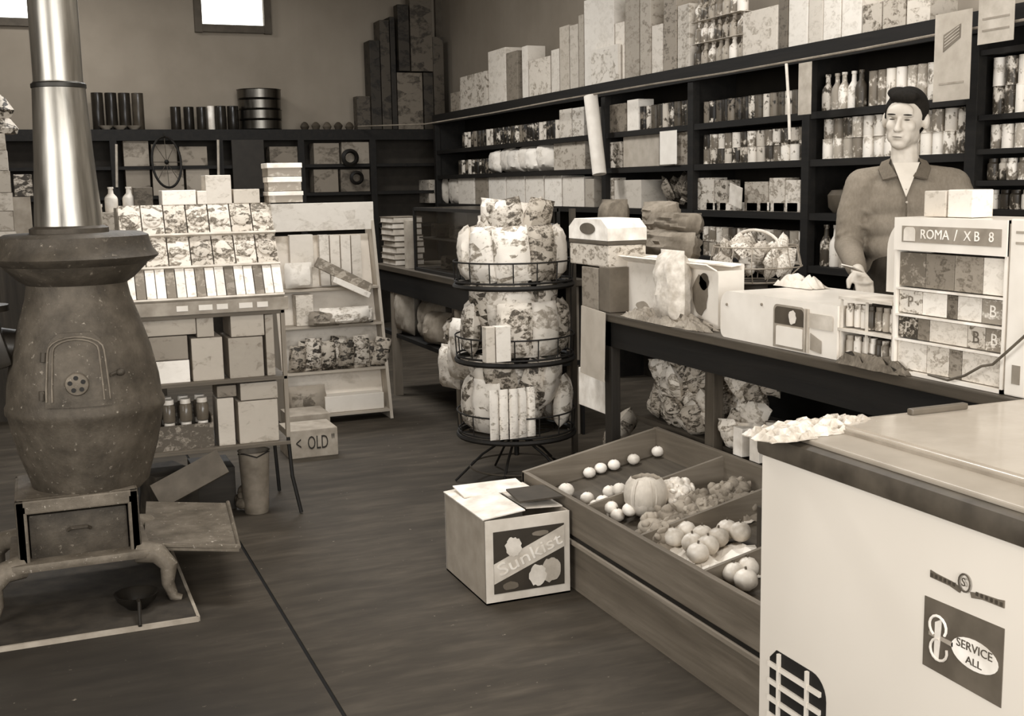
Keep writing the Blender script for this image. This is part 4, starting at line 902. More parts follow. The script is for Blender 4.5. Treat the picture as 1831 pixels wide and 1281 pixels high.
for t_ in range(3):
    cnt = 0
    for ring, rr, n_ in ((0, .21, 9), (1, .11, 5)):
        for k in range(n_):
            an = -PI*.62+k*2*PI/n_+ring*.3
            if t_ == 0 and ring == 0 and k in (0, 1): continue
            if t_ == 1 and ring == 0 and k == 8: continue
            x, y = RX+rr*math.cos(an), RY+rr*math.sin(an)
            snack(protos[rg.randrange(10)], (x, y, TZ[t_]+.006+ring*.05), (rg.uniform(-.16, .10), rg.uniform(-.12, .12), an+PI/2), 'printed snack bag on the %s tier of the round rack, %s %s' % (TN[t_], ORD[cnt], 'round it'), 'snack bags on the %s tier' % TN[t_]); cnt += 1
for t_, zz, n_, rr in ((2, .15, 4, .10), (1, .14, 5, .14), (0, .15, 5, .14)):
    for k in range(n_):
        an = -PI*.5+(k-(n_-1)/2)*.75
        snack(protos[(k*3+t_) % 10], (RX+rr*math.cos(an), RY+rr*math.sin(an), TZ[t_]+(.115 if t_ < 2 else .13)), (rg.uniform(.1, .35), rg.uniform(-.35, .35), an+PI/2), 'upper snack bag heaped on the %s tier of the round rack, %s from left' % (TN[t_], ORD[k]), 'heaped snack bags on the %s tier' % TN[t_])
o = MB().pillow(.19, .20, .13, seed=200).build('snack_bag', pack(206, 160, 20, .3), None, True, (RX-.02, RY-.02, 1.10), (.1, .1, .1)); tag(o, 'large pale snack bag crowning the round rack', 'bag')
for k in range(5):
    x = U(884+k*16.5, 755, y=RY-.25).x; o = MB().pillow(.042, .225, .030, seed=120+k, n=6).build('noodle_packet', pack(226, 150, 40, .22), None, True, (x, RY-.262+abs(k-2)*.006, TZ[0]+.006), (0, 0, 0)); tag(o, 'slim white upright packet on the bottom tier, %s from the left' % ORD[k], 'packet', 'slim white packets on the round rack')
for k, (a, b) in enumerate(((862, 879), (880, 907))):
    xa, xb = U(a, 625, y=RY-.24).x, U(b, 625, y=RY-.24).x; o = MB().box((0, 0, .078), (xb-xa-.003, .05, .155), None, .002).build('small_carton', pack((196, 226)[k], (160, 196)[k], 24, .2), None, False, ((xa+xb)/2, RY-.262, TZ[1]+.008)); tag(o, '%s white carton standing at the left front of the middle tier' % ('narrow', 'wider')[k], 'carton')

# ================================================================ NEAR COUNTER GOODS
XC = CXF+.02
C = lambda lab, cat, mat, rect, d=.2, z=CZ, name='carton', x=XC, **k: fbox(name, lab, cat, mat, rect, x=x, z=z+.001, d=d, **k)
# dispenser with oval window on top of two cartons at the counter end
c1 = C('tall pinkish carton standing at the far end of the sales counter', 'carton', pack(150, 120, 30, .3), (1040, 478, 1069, 562), .16)
c2 = C('tall dark grey carton beside the pinkish one at the counter end', 'carton', plain(100), (1071, 478, 1090, 570), .16)
zt = U(1065, 478, x=XC).z
bxa, bxb = U(1012, 470, x=XC).y, U(1092, 470, x=XC).y
dsp = thing('dispenser_box', 'white dispenser box with a dark oval opening on the carton pile at the counter end', 'dispenser', (XC+.09, (bxa+bxb)/2, zt+.002)); wd_ = abs(bxa-bxb)*.86
MB().box((0, 0, .045), (.17, wd_, .088), None, .006).build('lower_box', pack(196, 120, 34, .35), dsp)
MB().box((0, 0, .098), (.176, wd_, .016), None, .003).build('middle_band', plain(84), dsp)
MB().prism([(-wd_/2, 0), (wd_/2, 0), (wd_/2, .05), (wd_*.34, .085), (-wd_*.34, .085), (-wd_/2, .05)], .176, Matrix.Translation((.088, 0, .107)) @ AISLE).build('lid', plain(225), dsp)
m = MB().lathe([(0, .002), (.056, .002), (.056, 0)], 28, M=Matrix.Translation((-.0885, 0, .152)) @ AISLE @ Matrix.Diagonal((1.25, .42, 1, 1))); m.build('oval_opening', plain(96), dsp)
# long white paper strip hanging, and white carton
a, b, t_ = U(1034, 664, x=2.06), U(1078, 664, x=2.06), U(1052, 548, x=2.06)
tag(MB().box((0, 0, 0), (.006, abs(a.y-b.y)*.93, t_.z-a.z), Euler((.05, 0, 0))).build('paper_strip', plain(176, .7, .04), None, False, (2.072, (a.y+b.y)/2, (a.z+t_.z)/2-.01)), 'long plain paper strip hanging down the counter end above the white carton', 'paper')
wc = fbox('white_carton', 'bright white carton on the lower counter shelf under the hanging strip', 'carton', plain(226), (1034, 664, 1082, 716), x=2.13, d=.07, z=.432)
# fruit carton
xa = 2.20; ya, yb = U(1092, 560, x=xa).y, U(1284, 560, x=xa).y; yc = (ya+yb)/2; wf = abs(ya-yb); hf = U(1180, 474, x=xa).z-CZ
fcx = thing('fruit_carton', 'large open white carton printed with dark fruit on the sales counter', 'carton', (xa, yc, CZ+.001))
MB().bb((0, -wf/2, 0), (.006, wf/2, hf)).bb((.10, -wf/2, 0), (.106, wf/2, hf+.02)).bb((.006, -wf/2, .006), (.10, -wf/2+.006, hf)).bb((.006, wf/2-.006, .006), (.10, wf/2, hf)).bb((.006, -wf/2, 0), (.10, wf/2, .006)).build('body', pack(224, 208, 9, .15), fcx)
MB().box((.085, 0, hf+.016), (.05, wf*.97, .005), Euler((0, -.1, 0))).build('rear_flap', plain(226), fcx); MB().box((-.02, 0, hf+.012), (.05, wf*.97, .005), Euler((0, .5, 0))).build('front_flap', plain(232), fcx)
def blob(cx, cz, rx, rz, n=18, seed=0):
    rr = random.Random(seed); return [(cx+rx*math.cos(2*PI*i/n)*(1+rr.uniform(-.12, .12)), cz+rz*math.sin(2*PI*i/n)*(1+rr.uniform(-.12, .12))) for i in range(n)]
AI = Matrix.Translation((-.002, 0, 0)) @ AISLE
for nm, (u, v, rx, rz), tone in (('printed_grapes', (-wf*.38, hf*.38, .045, .055), 132), ('printed_fruit', (wf*.36, hf*.55, .050, .070), 112), ('printed_fruit_top', (wf*.39, hf*.80, .03, .03), 70), ('printed_leaf', (-wf*.16, hf*.16, .05, .02), 150)):
    MB().prism(blob(u, v, rx, rz, seed=int(tone)), .0015, AI).build(nm, plain(tone), fcx)
MB().prism([(-wf/2, 0), (-wf*.30, 0), (-wf*.30, hf*.9), (-wf/2, hf*.9)], .0008, AI).build('pink_panel', plain(206), fcx)
tag(MB().pillow(.17, .27, .11, seed=5, n=10).build('paper_bag', plain(198, .8, .12, 0, .6, 30), None, True, (CXF+.055, U(1200, 552, x=CXF+.05).y, CZ+.001), (0, 0, -PI/2)), 'tall crinkled pale paper bag standing before the fruit carton', 'bag')
m = MB(); rg = random.Random(4); ymid = U(1180, 590, x=2.1).y
m.crumple(.10, .62, .05, 3, 16)
tag(m.build('burlap_cloth', cloth(172, 118, 90, .8), None, True, (CXF+.052, ymid+.02, CZ+.001)), 'rumpled coarse cloth lying along the counter edge before the fruit carton', 'cloth')
# second carton behind, carrying the pile of cloth sacks
bc = fbox('carton', 'plain carton behind the open fruit carton, cloth sacks piled on it', 'carton', plain(170), (1150, 470, 1265, 550), x=2.56, z=CZ+.001, d=.14)
zz = CZ+.001+bc.dimensions.z if False else U(1200, 470, x=2.53).z
for k, (dy, dz, w_, h_, t2, v, r2) in enumerate(((-.02, .0, .44, .13, .20, 150, .25), (.03, .05, .40, .12, .19, 164, .45), (-.05, .11, .34, .10, .16, 140, .25), (.04, .16, .20, .10, .12, 150, -.3), (.28, -.02, .16, .26, .12, 124, .1))):
    y_ = U(1180, 420, x=2.6).y+dy; o = MB().pillow(w_, h_, t2, seed=140+k, n=10).build('cloth_sack', cloth(v, v-48, 22, .9), None, True, (2.61+.01*k if k < 4 else 2.5, y_, zz+dz if k < 4 else CZ+.18), (.1, 0, PI/2+.1*k)); o.rotation_euler.x = r2; tag(o, 'rumpled coarse cloth sack on the pile behind the fruit carton, %s' % ('lowest', 'second up', 'third up', 'topmost', 'drooping at its left end')[k], 'sack', 'pile of cloth sacks')
# white enamel case
EN = NT('white_enamel', 0.3, 0, .5); _n = EN.noise(EN.obj, 7, 3); EN = EN.color(EN.ramp(_n, [(.3, sep(216)), (.7, sep(232))]))
ea, eb = U(1288, 600, x=XC).y, U(1497, 600, x=XC).y; we = abs(ea-eb); he = U(1380, 532, x=XC).z-CZ
ec = thing('enamel_case', 'low white enamelled counter case with rounded end and an arched window', 'display case', (XC, (ea+eb)/2, CZ+.001))
def rr_poly(w0, w1, h, r, n=7):
    P = [(w1, 0)]; P += [(w1, h)] if False else [(w1, h)]
    P += [(w0+r-r*math.sin(a*PI/2/n), h-r+r*math.cos(a*PI/2/n)) for a in range(n+1)]; P += [(w0+r*.5-r*.5*math.cos(a*PI/2/n), r*.5-r*.5*math.sin(a*PI/2/n)) for a in range(n+1)]; return P
MB().prism(rr_poly(-we/2, we/2, he, .05), .34, Matrix.Translation((.34, 0, 0)) @ AISLE).build('body', EN, ec, True)
u0 = lambda px: -(U(px, 600, x=XC).y-(ea+eb)/2)
zc = lambda py, px: U(px, py, x=XC).z-CZ
def archp(a, b, z0, z1, r, n=6):
    P = [(a, z0), (b, z0), (b, z1-r)]; P += [(b-r+r*math.cos(k*PI/2/n), z1-r+r*math.sin(k*PI/2/n)) for k in range(n+1)]; P += [(a+r-r*math.sin(k*PI/2/n), z1-r+r*math.cos(k*PI/2/n)) for k in range(n+1)]; P.append((a, z1-r)); return P
MB().prism(archp(u0(1383), u0(1439), .004, he*.88, .018), .001, Matrix.Translation((-.0005, 0, 0)) @ AISLE).build('door_recess', plain(150), ec)
MB().prism(archp(u0(1386), u0(1437), he*.50, he*.84, .016), .001, Matrix.Translation((-.002, 0, 0)) @ AISLE).build('dark_window', plain(74, .15), ec)
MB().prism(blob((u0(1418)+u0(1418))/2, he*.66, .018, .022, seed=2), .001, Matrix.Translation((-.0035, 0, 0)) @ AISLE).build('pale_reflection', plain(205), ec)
MB().prism(archp(u0(1390), u0(1437), .012, he*.46, .006), .004, Matrix.Translation((-.002, 0, 0)) @ AISLE).build('door_panel', EN, ec)
MB().prism(archp(u0(1447), u0(1490), he*.52, he*.80, .006), .001, Matrix.Translation((-.002, 0, 0)) @ AISLE).build('grey_window', plain(186, .2), ec)
MB().prism([(u0(1450), he*.10), (u0(1470), he*.06), (u0(1470), he*.30), (u0(1450), he*.42)], .001, Matrix.Translation((-.002, 0, 0)) @ AISLE).build('slanted_label', plain(150), ec)
for px in (1441, 1446): MB().box((-.004, -u0(px), he*.45), (.006, .006, he*.84)).build('mullion', plain(170), ec)
for px, py in ((1300, 545), (1362, 545)): MB().ell((-.002, -u0(px), zc(py, px)), (.004, .005, .005), 8).build('screw', plain(120), ec)
# spice jars in a wire rack
sa, sb_ = U(1498, 600, x=XC).y, U(1593, 600, x=XC).y; ws = abs(sa-sb_); hs = U(1540, 538, x=XC).z-CZ
sr = thing('jar_rack', 'two-tier white rack of small jars between the enamel case and the cigarette rack', 'rack', (XC+.01, (sa+sb_)/2, CZ+.001))
MB().box((.05, 0, hs), (.12, ws, .008)).box((.05, 0, hs*.5), (.12, ws, .008)).box((.05, 0, .004), (.12, ws, .008)).build('shelf', plain(200), sr)
MB().box((.112, 0, hs/2), (.006, ws, hs)).build('back', plain(60), sr)
for s_ in (-1, 0, 1): MB().box((.0, s_*(ws/2-.003), hs/2), (.006, .006, hs)).build('post', plain(206), sr)
for L in range(2):
    goods('jar', 'jar', 'tiny jar, %s tier of the counter jar rack' % ('lower', 'upper')[L], 'tiny jars in the counter rack', sb_+.008, sa-.008, CZ+.010+L*hs*.5, .0135, hs*.36, LT, x=XC+.012)
m = MB(); rg = random.Random(8)
m.crumple(.07, .30, .04, 5, 12)
tag(m.build('crumpled_cloth', cloth(128, 70, 60, .8), None, True, (CXF+.02, U(1545, 655, x=CXF).y-.02, CZ+.001)), 'crumpled grey rag lying at the counter edge below the jar rack', 'cloth')
# round wire basket with goods
q = U(1350, 504, z=CZ+he+.003); bk = thing('wire_basket', 'round wire basket with an arched handle, full of small wrapped goods', 'basket', (min(q.x, XC+.26), q.y, CZ+he+.002)) if False else None
bq = U(1350, 505, x=2.58); bk = thing('wire_basket', 'round wire basket with an arched handle, full of small wrapped goods', 'basket', (2.58, bq.y, CZ+.001))
kb = abs(U(1300, 470, x=2.58).y-U(1400, 470, x=2.58).y)/2*.92; zb0 = bq.z-CZ; zb1 = U(1350, 440, x=2.58).z-CZ
MB().lathe([(0, 0), (kb*.55, 0), (kb*.5, .02), (kb*.28, .04), (kb*.28, zb0-.01), (kb*.7, zb0), (0, zb0+.003)], 22).build('stand', plain(70), bk, True)
m = MB()
for k in range(14):
    an = k*2*PI/14; m.tube([(kb*.65*math.cos(an), kb*.65*math.sin(an), zb0+.005), (kb*1.02*math.cos(an), kb*1.02*math.sin(an), zb0+(zb1-zb0)*.45), (kb*.92*math.cos(an), kb*.92*math.sin(an), zb1)], .0022, 5)
for rr, z_ in ((.65, zb0+.005), (1.02, zb0+(zb1-zb0)*.45), (.92, zb1)): m.tube([(kb*rr*math.cos(a*PI/12), kb*rr*math.sin(a*PI/12), z_) for a in range(25)], .003, 5)
m.build('wire_body', plain(150, .35), bk, True)
MB().tube([(0, kb*.9*math.cos(a*PI/12), zb1+(U(1350, 412, x=2.58).z-CZ-zb1)*math.sin(a*PI/12)) for a in range(13)], .006, 7).build('handle', plain(205), bk, True)
rg = random.Random(2)
sweets = [MB().pillow(.155, .245, .085, seed=190+i, n=6).mesh('wrapped_packet', pack((214, 196, 224)[i], (90, 120, 150)[i], 50, .4), True) for i in range(3)]
for k in range(30):
    an = rg.uniform(0, 2*PI); rr = kb*.70*math.sqrt(rg.random()); z_ = zb0+.02+(k/30)*(zb1-zb0-.03); me = sweets[k % 3]
    o = bpy.data.objects.new('wrapped_packet', me); COL.objects.link(o); o.location = (2.58+rr*math.cos(an), bq.y+rr*math.sin(an), CZ+z_); o.scale = (.40, .45, .30); o.rotation_euler = (rg.uniform(-1, 1), rg.uniform(-1, 1), rg.uniform(0, 6)); tag(o, 'small wrapped packet in the round wire basket, %s of the %s' % (ORD[k % 10], ('bottom', 'middle', 'top')[k//10]), 'packet', 'wrapped packets in the wire basket')
m = MB()
m.crumple(.09, .22, .045, 6, 10)
tag(m.build('crumpled_paper', plain(205, .8, .1), None, True, (XC+.27, U(1445, 505, x=XC+.3).y, CZ+he+.003)), 'crumpled white paper lying on top of the enamel case', 'paper')
# cigarette rack with header
ca, cb = U(1597, 560, x=XC).y, U(1797, 560, x=XC).y; wc_ = abs(ca-cb); hc = U(1700, 392, x=XC).z-CZ
cr = thing('cigarette_rack', 'white counter rack of packets with a lettered grey header band', 'rack', (XC, (ca+cb)/2, CZ+.001)); vz = lambda py: U(1690, py, x=XC).z-CZ
MB().bb((.0, -wc_/2, 0), (.20, -wc_/2+.008, hc)).bb((0, wc_/2-.008, 0), (.20, wc_/2, hc)).bb((.19, -wc_/2, 0), (.20, wc_/2, hc)).bb((0, -wc_/2, hc-.008), (.20, wc_/2, hc)).bb((0, -wc_/2, 0), (.20, wc_/2, .010)).build('case', EN, cr)
MB().bb((-.004, -wc_/2, hc-.085), (.004, wc_/2, hc)).build('header', EN, cr)
hb = thing  # keep name short
MB().prism([(-wc_*.42, 0), (wc_*.46, 0), (wc_*.46, .042), (-wc_*.42, .042)], .001, Matrix.Translation((-.0045, 0, hc-.063)) @ AISLE).build('header_band', plain(142), cr)
MB().prism(archp(-wc_*.40, -wc_*.29, .003, .039, .012), .001, Matrix.Translation((-.0058, 0, hc-.063)) @ AISLE).build('round_emblem', plain(196), cr)
text('header_lettering', 'ROMA', .034, Matrix.Translation((-.0062, wc_*.11, hc-.042)) @ AISLE, plain(232), cr, .0006, wc_*.26)
text('header_slash', '/', .040, Matrix.Translation((-.0062, -wc_*.08, hc-.042)) @ AISLE, plain(225), cr, .0006)
text('header_lettering', 'X', .034, Matrix.Translation((-.0062, -wc_*.18, hc-.042)) @ AISLE, plain(225), cr, .0006)
text('header_lettering', 'B', .034, Matrix.Translation((-.0062, -wc_*.26, hc-.042)) @ AISLE, plain(225), cr, .0006)
text('header_lettering', '8', .034, Matrix.Translation((-.0062, -wc_*.38, hc-.042)) @ AISLE, plain(235), cr, .0006)
ROWS = (.012, .096, .162, .232)
for z in ROWS[1:]: MB().bb((.0, -wc_/2+.008, z-.008), (.19, wc_/2-.008, z-.003)).build('shelf', plain(222), cr)
rows = [[(.30, 216, 190, ''), (.22, 200, 150, ''), (.12, 150, 100, ''), (.36, 208, 170, '')], [(.20, 60, 190, 'P'), (.12, 130, 100, ''), (.36, 204, 180, ''), (.16, 190, 90, 'B'), (.16, 130, 220, 'B')], [(.24, 214, 110, 'P'), (.24, 226, 210, ''), (.10, 120, 80, ''), (.22, 222, 200, ''), (.20, 150, 220, 'B')], [(.26, 110, 160, ''), (.28, 134, 96, ''), (.26, 146, 110, ''), (.20, 216, 200, '')]]
RN = ('bottom', 'second', 'third', 'top')
for r_, row in enumerate(rows):
    u = wc_/2-.010; z0 = ROWS[r_]; z1 = (ROWS[r_+1]-.009) if r_ < 3 else hc-.090
    for k, (fr, v, v2, s_) in enumerate(row):
        w_ = (wc_-.02)*fr; t_ = thing('cigarette_packet', '%s packet in the %s row of the lettered counter rack, %s from left' % ('pale' if v > 170 else 'dark', RN[r_], ORD[k]), 'packet', (XC+.010, (ca+cb)/2+u-w_/2, CZ+.0015+z0), 0, 'packets in the lettered counter rack')
        MB().bb((0, -w_/2+.001, 0), (.05, w_/2-.001, z1-z0-.002), .001).build('box', pack(v, v2, 60, .35), t_)
        if s_: text('letter', s_, .042, Matrix.Translation((-.001, 0, (z1-z0)*.48)) @ AISLE, plain(v2), t_, .0004)
        u -= w_
MB().prism(archp(-.085, .085, 0, .20, .085, 8), .008, Matrix.Translation((.05, wc_/2-.005, hc-.205)) @ AISLE).build('rounded_side_board', EN, cr, True)
# plain neighbour unit at the right picture edge
na = cb-.004; nb_ = na-.36
pu = thing('white_cabinet', 'plain white counter cabinet at the right picture edge beside the lettered rack', 'cabinet', (XC, (na+nb_)/2, CZ+.001)); wp = na-nb_
MB().bb((0, -wp/2, 0), (.22, wp/2-.002, hc+.004), .004).build('body', EN, pu)
for k, z in enumerate((hc-.03, hc-.055)): MB().prism([(-wp/2+.02, 0), (wp/2-.02, 0), (wp/2-.02, .006), (-wp/2+.02, .006)], .001, Matrix.Translation((-.0002, 0, z)) @ AISLE).build('header_line', plain(150), pu)
MB().prism([(-wp/2+.025, .03), (-wp/2+.05, .03), (-wp/2+.05, .075), (-wp/2+.025, .075)], .001, Matrix.Translation((-.0002, 0, 0)) @ AISLE).build('switch_plate', plain(140), pu)
for i, (a, b, c, d, v) in enumerate(((1650, 341, 1690, 388, 196), (1692, 339, 1738, 388, 222))):
    fbox('small_box', ('greyish small box on top of the lettered counter rack', 'white small box on top of the lettered counter rack')[i], 'box', pack(v, v-30, 30, .2), (a, b, c, d), x=XC+.04, z=CZ+.002+hc, d=.07)
tag(MB().tube([U(1850, 585, x=CXF-.0), U(1800, 630, x=CXF+.0), U(1775, 652, x=CXF), U(1755, 655, x=CXF), U(1725, 672, x=CXF), U(1695, 680, x=CXF), U(1660, 670, x=CXF+.005)], .0035, 7).build('power_cord', plain(90, .5), None, True), 'thin dark cord drooping across the front of the lettered counter rack', 'cord')
# ---- under the near counter
rg = random.Random(21); n_b = 0
for lay in range(4):
    for k in range(11):
        y_ = 4.09-k*.066-.02*lay; z_ = .432+lay*.064+rg.uniform(0, .012)
        o = bpy.data.objects.new('snack_bag', protos[rg.randrange(10)]); COL.objects.link(o); o.location = (2.285+rg.uniform(-.015, .03)+lay*.012, y_, z_); o.scale = (.66, .8, .50); o.rotation_euler = (rg.uniform(-.5, .5), rg.uniform(-.7, .7), PI/2+rg.uniform(-.5, .5))
        tag(o, 'small printed bag heaped under the counter, %s layer, %s from left' % (ORD[lay], ORD[k]), 'bag', 'small bags heaped under the sales counter')
U2 = lambda px, py: U(px, py, x=2.30)
p = U2(1318, 690); pt = thing('dark_pan', 'dark round pan tilted on the shelf under the counter right of the post', 'pan', (2.36, p.y, .50)); pt.rotation_euler = (0, -.9, 0)
MB().lathe([(0, 0), (.07, 0), (.085, .03), (.08, .03), (.066, .006), (0, .006)], 28).build('pan_body', plain(58, .4), pt, True)
p = U2(1340, 715); o = MB().lathe([(0, 0), (.04, 0), (.05, .02), (.048, .07), (.07, .11), (.066, .11), (.044, .07), (.045, .02), (0, .006)], 20).build('white_jug', plain(210, .5), None, True, (2.29, p.y, .431)); tag(o, 'pale flared jug on the lower counter shelf, partly hiding the dark pan', 'jug')
p = U2(1375, 690); o = MB().lathe([(0, 0), (.035, 0), (.04, .06), (.02, .09), (.02, .12), (0, .12)], 16).build('small_bottle', pack(190, 70, 40, .4), None, True, (2.31, p.y, .431)); tag(o, 'small printed bottle under the counter right of the pale jug', 'bottle')
p = U2(1440, 715); m = MB(); rg = random.Random(3)
for k in range(14): m.ell((rg.uniform(-.03, .03), rg.uniform(-.16, .16), rg.uniform(.02, .05)), [rg.uniform(.02, .045) for _ in range(3)], 10)
tag(m.build('dark_bundle', cloth(90, 34, 40, .8), None, True, (2.31, p.y, .431)), 'dark crumpled bundle on the lower counter shelf behind the freezer', 'bundle')
for i, (px, v) in enumerate(((1322, 222), (1352, 210))):
    pa = U(px, 790, x=2.215); o = MB().box((0, 0, .05), (.05, .055, .10), None, .002).build('small_carton', plain(v), None, False, (2.232, pa.y, .431)); o.location.z = .431; tag(o, 'small white carton right of the counter post, above the produce bin, %s' % ('left', 'right')[i], 'carton')
# low shelf goods under the counter end, beside the snack rack
ba = thing('goods_basket', 'dark basket on the floor at the counter end filled with small jars', 'basket', (2.28, 4.40, 0))
MB().bb((-.14, -.14, 0), (.14, .14, .012)).bb((-.14, -.14, 0), (-.13, .14, .20)).bb((-.14, -.14, 0), (.14, -.13, .20)).bb((.13, -.14, 0), (.14, .14, .20)).bb((-.14, .13, 0), (.14, .14, .20)).build('basket_body', plain(52), ba)
for i in range(9):
    o = bpy.data.objects.new('jar', can_proto(.032, .19+.02*(i % 3), MX[i % 3], 'jar')); COL.objects.link(o); o.location = (2.28-.085+.085*(i % 3), 4.40-.085+.085*(i//3), .013); tag(o, 'small jar in the dark floor basket, %s row, %s from left' % (ORD[i//3], ORD[i % 3]), 'jar', 'jars in the floor basket')
o = MB().pillow(.12, .2, .08, seed=66).build('crumpled_bag', pack(170, 50, 30, .45), None, True, (2.24, 4.42, .235), (.5, .6, .8)); tag(o, 'dark and pale crumpled bag lying on the jars in the floor basket', 'bag')

# ================================================================ PRODUCE BIN
PBX0, PBX1, PBY0, PBY1 = 1.62, 2.195, 1.80, 3.888
BW = wood(128, 92, 1, .6); BW2 = wood(134, 98, 0, .6)
pb = thing('produce_bin', 'low sloping wooden produce bin with plank sides and dividers', 'produce bin', (PBX0, PBY0, 0)); LB = PBY1-PBY0; WB = PBX1-PBX0
MB().bb((.012, 0, 0), (.03, LB, .175)).bb((.03, 0, 0), (WB, .018, .175)).bb((.03, LB-.018, 0), (WB, LB, .175)).bb((WB-.018, .018, 0), (WB, LB-.018, .2)).build('plinth', BW, pb)
MB().bb((-.004, -.004, .163), (.012, LB+.004, .180), .003).build('rail', wood(156, 110, 1), pb)
MB().bb((0, 0, .196), (.02, LB, .322), .003).build('front_board', BW, pb); MB().bb((.004, 0, .176), (.012, LB, .200)).build('shadow_gap', BLK, pb)
MB().bb((WB-.02, 0, .196), (WB, LB, .435), .003).build('rear_board', BW, pb)
prof = [(.0, .196), (WB, .196), (WB, .435), (.0, .322)]
SM = lambda y_: Matrix(((1, 0, 0, 0), (0, 0, 1, y_), (0, 1, 0, 0), (0, 0, 0, 1)))
for y_ in (0, LB-.018): MB().prism(prof, .018, SM(y_)).build('end_board', BW2, pb)
MB().prism([(.02, .20), (WB-.02, .20), (WB-.02, .33), (.02, .235)], LB-.04, SM(.02)).build('tray_floor', wood(96, 60, 1), pb)
dy = []
for (px, py) in ((1052, 858), (1148, 930), (1262, 1000)):
    y_ = U(px, py, x=PBX0+.03).y-PBY0; dy.append(y_); MB().prism([(.02, .23), (WB-.02, .33), (WB-.02, .425), (.02, .312)], .012, SM(y_)).build('divider', BW2, pb)
def zbin(x): return .235+(x-PBX0-.02)/(WB-.04)*.095
def produce(name, lab, px, py, r, mat, sq=(1, 1, 1), grp=None, seed=0, lift=0.0, leaves=False, cat=None):
    z = .31
    for _ in range(3): p = U(px, py, z=z); z = zbin(p.x)+r*sq[2]+lift
    p = U(px, py, z=z); root = thing(name, lab, cat or name, (p.x, p.y, z-r*sq[2]+.001), seed, grp)
    m = MB(); m.ell((0, 0, r*sq[2]), (r*sq[0], r*sq[1], r*sq[2]), 22); rg = random.Random(seed+int(px))
    for v in m.bm.verts: v.co += (v.co-Vector((0, 0, r)))*rg.uniform(-.035, .035)
    m.build('flesh', mat, root, True)
    if leaves:
        for k in range(6):
            an = k*PI/3+seed; lf = MB(); pts = []
            N = 6; g = [[None]*(N+1) for _ in range(N+1)]
            for i in range(N+1):
                for j in range(N+1):
                    u = an+(j/N-.5)*1.25; v = .15+i/N*2.3; R_ = r*(1.03+.02*math.sin(j*3.1+k)+.05*(i/N)**3*(1 if k % 2 else .3)); g[i][j] = lf.bm.verts.new((R_*math.sin(v)*math.cos(u), R_*math.sin(v)*math.sin(u), r-R_*math.cos(v)+.004))
            for i in range(N):
                for j in range(N): lf.bm.faces.new((g[i][j], g[i][j+1], g[i+1][j+1], g[i+1][j]))
            lf.build('leaf', mat, root, True)
    else: MB().tube([(0, 0, 2*r*sq[2]-.004), (.002, 0, 2*r*sq[2]+r*.22)], r*.10, 6).build('stem', plain(90), root, True)
    return root
ON = plain(222, .45, .08, 0, .05, 20); CB = cloth(214, 160, 14, .4); PT = cloth(170, 120, 12, .5); LTU = pack(150, 84, 40, .5); APP = plain(190, .35, .2, 0, .05, 12)
for i, (px, py) in enumerate(((1054, 846), (1074, 838), (1098, 832), (1133, 822), (1176, 808))): produce('turnip', 'small pale turnip in the farthest narrow compartment of the bin, %s from left' % ORD[i], px, py, .024, ON, (1, 1, .85), 'turnips in the far compartment', i)
for i, (px, py) in enumerate(((1012, 878), (1050, 892), (1066, 906), (1084, 918), (1104, 922), (1090, 880), (1108, 876), (1100, 900), (1126, 912), (1078, 898), (1120, 890), (1092, 908))): produce('onion', 'pale onion in the second compartment of the bin, %s' % ('alone by the front board' if i == 0 else '%s in the heap' % ORD[i-1]), px, py, .025 if i else .030, ON, (1, 1, .9), 'onions in the produce bin', i, .0 if i < 6 else .022)
produce('cabbage', 'large veined round cabbage in the middle of the produce bin', 1155, 890, .072, CB, (1, 1, .92), None, 1, 0, True)
def lumpy(name, lab, cat, px, py, r, mat, n, rr, grp=None, seed=0, flat=.8, lift=0):
    z = .31; rg = random.Random(seed)
    for _ in range(3): p = U(px, py, z=z); z = zbin(p.x)+r*flat+lift
    p = U(px, py, z=z); root = thing(name, lab, cat, (p.x, p.y, zbin(p.x)+lift+.002), seed*.7, grp); m = MB(); m.ell((0, 0, r*flat), (r*.86, r*.86, r*flat*.9), 16)
    for k in range(n):
        an = rg.uniform(0, 2*PI); el = rg.uniform(-.3, 1.5); c = Vector((math.cos(an)*math.cos(el), math.sin(an)*math.cos(el), math.sin(el)*flat))*r*.80+Vector((0, 0, r*flat)); q = rr*rg.uniform(.7, 1.3)
        m.ell(c, (q, q*rg.uniform(.5, 1), q*rg.uniform(.4, .9)), 8, Euler((rg.uniform(0, 3), rg.uniform(0, 3), 0)))
    m.build('head', mat, root, True)
    if name == 'lettuce':
        for k in range(5):
            an = k*1.257+seed; lf = MB(); lf.crumple(r*1.5, r*1.3, .014, seed*7+k, 6); lf.build('leaf', mat, root, True, (math.cos(an)*r*.75, math.sin(an)*r*.75, r*.45), (-.75*math.sin(an)*-1*0, .0, an)).rotation_euler = (0, .75, an)
    return root
lumpy('cauliflower', 'pale rough cauliflower right of the large cabbage', 'cauliflower', 1212, 884, .068, plain(204, .8, .14, 0, .8, 40), 46, .017, None, 2, .75)
for i, (px, py) in enumerate(((1166, 946), (1192, 930), (1224, 914), (1256, 900), (1290, 884), (1318, 876), (1206, 950), (1330, 900), (1240, 930), (1275, 912), (1180, 962), (1220, 940), (1258, 920), (1300, 900))): lumpy('lettuce', 'rough leafy lettuce head in the third compartment, %s from left' % ORD[i], 'lettuce', px, py, .054, (PT, cloth(150, 86, 24, .6))[i % 2], 12, .018, 'lettuces in the produce bin', i+3, .75)
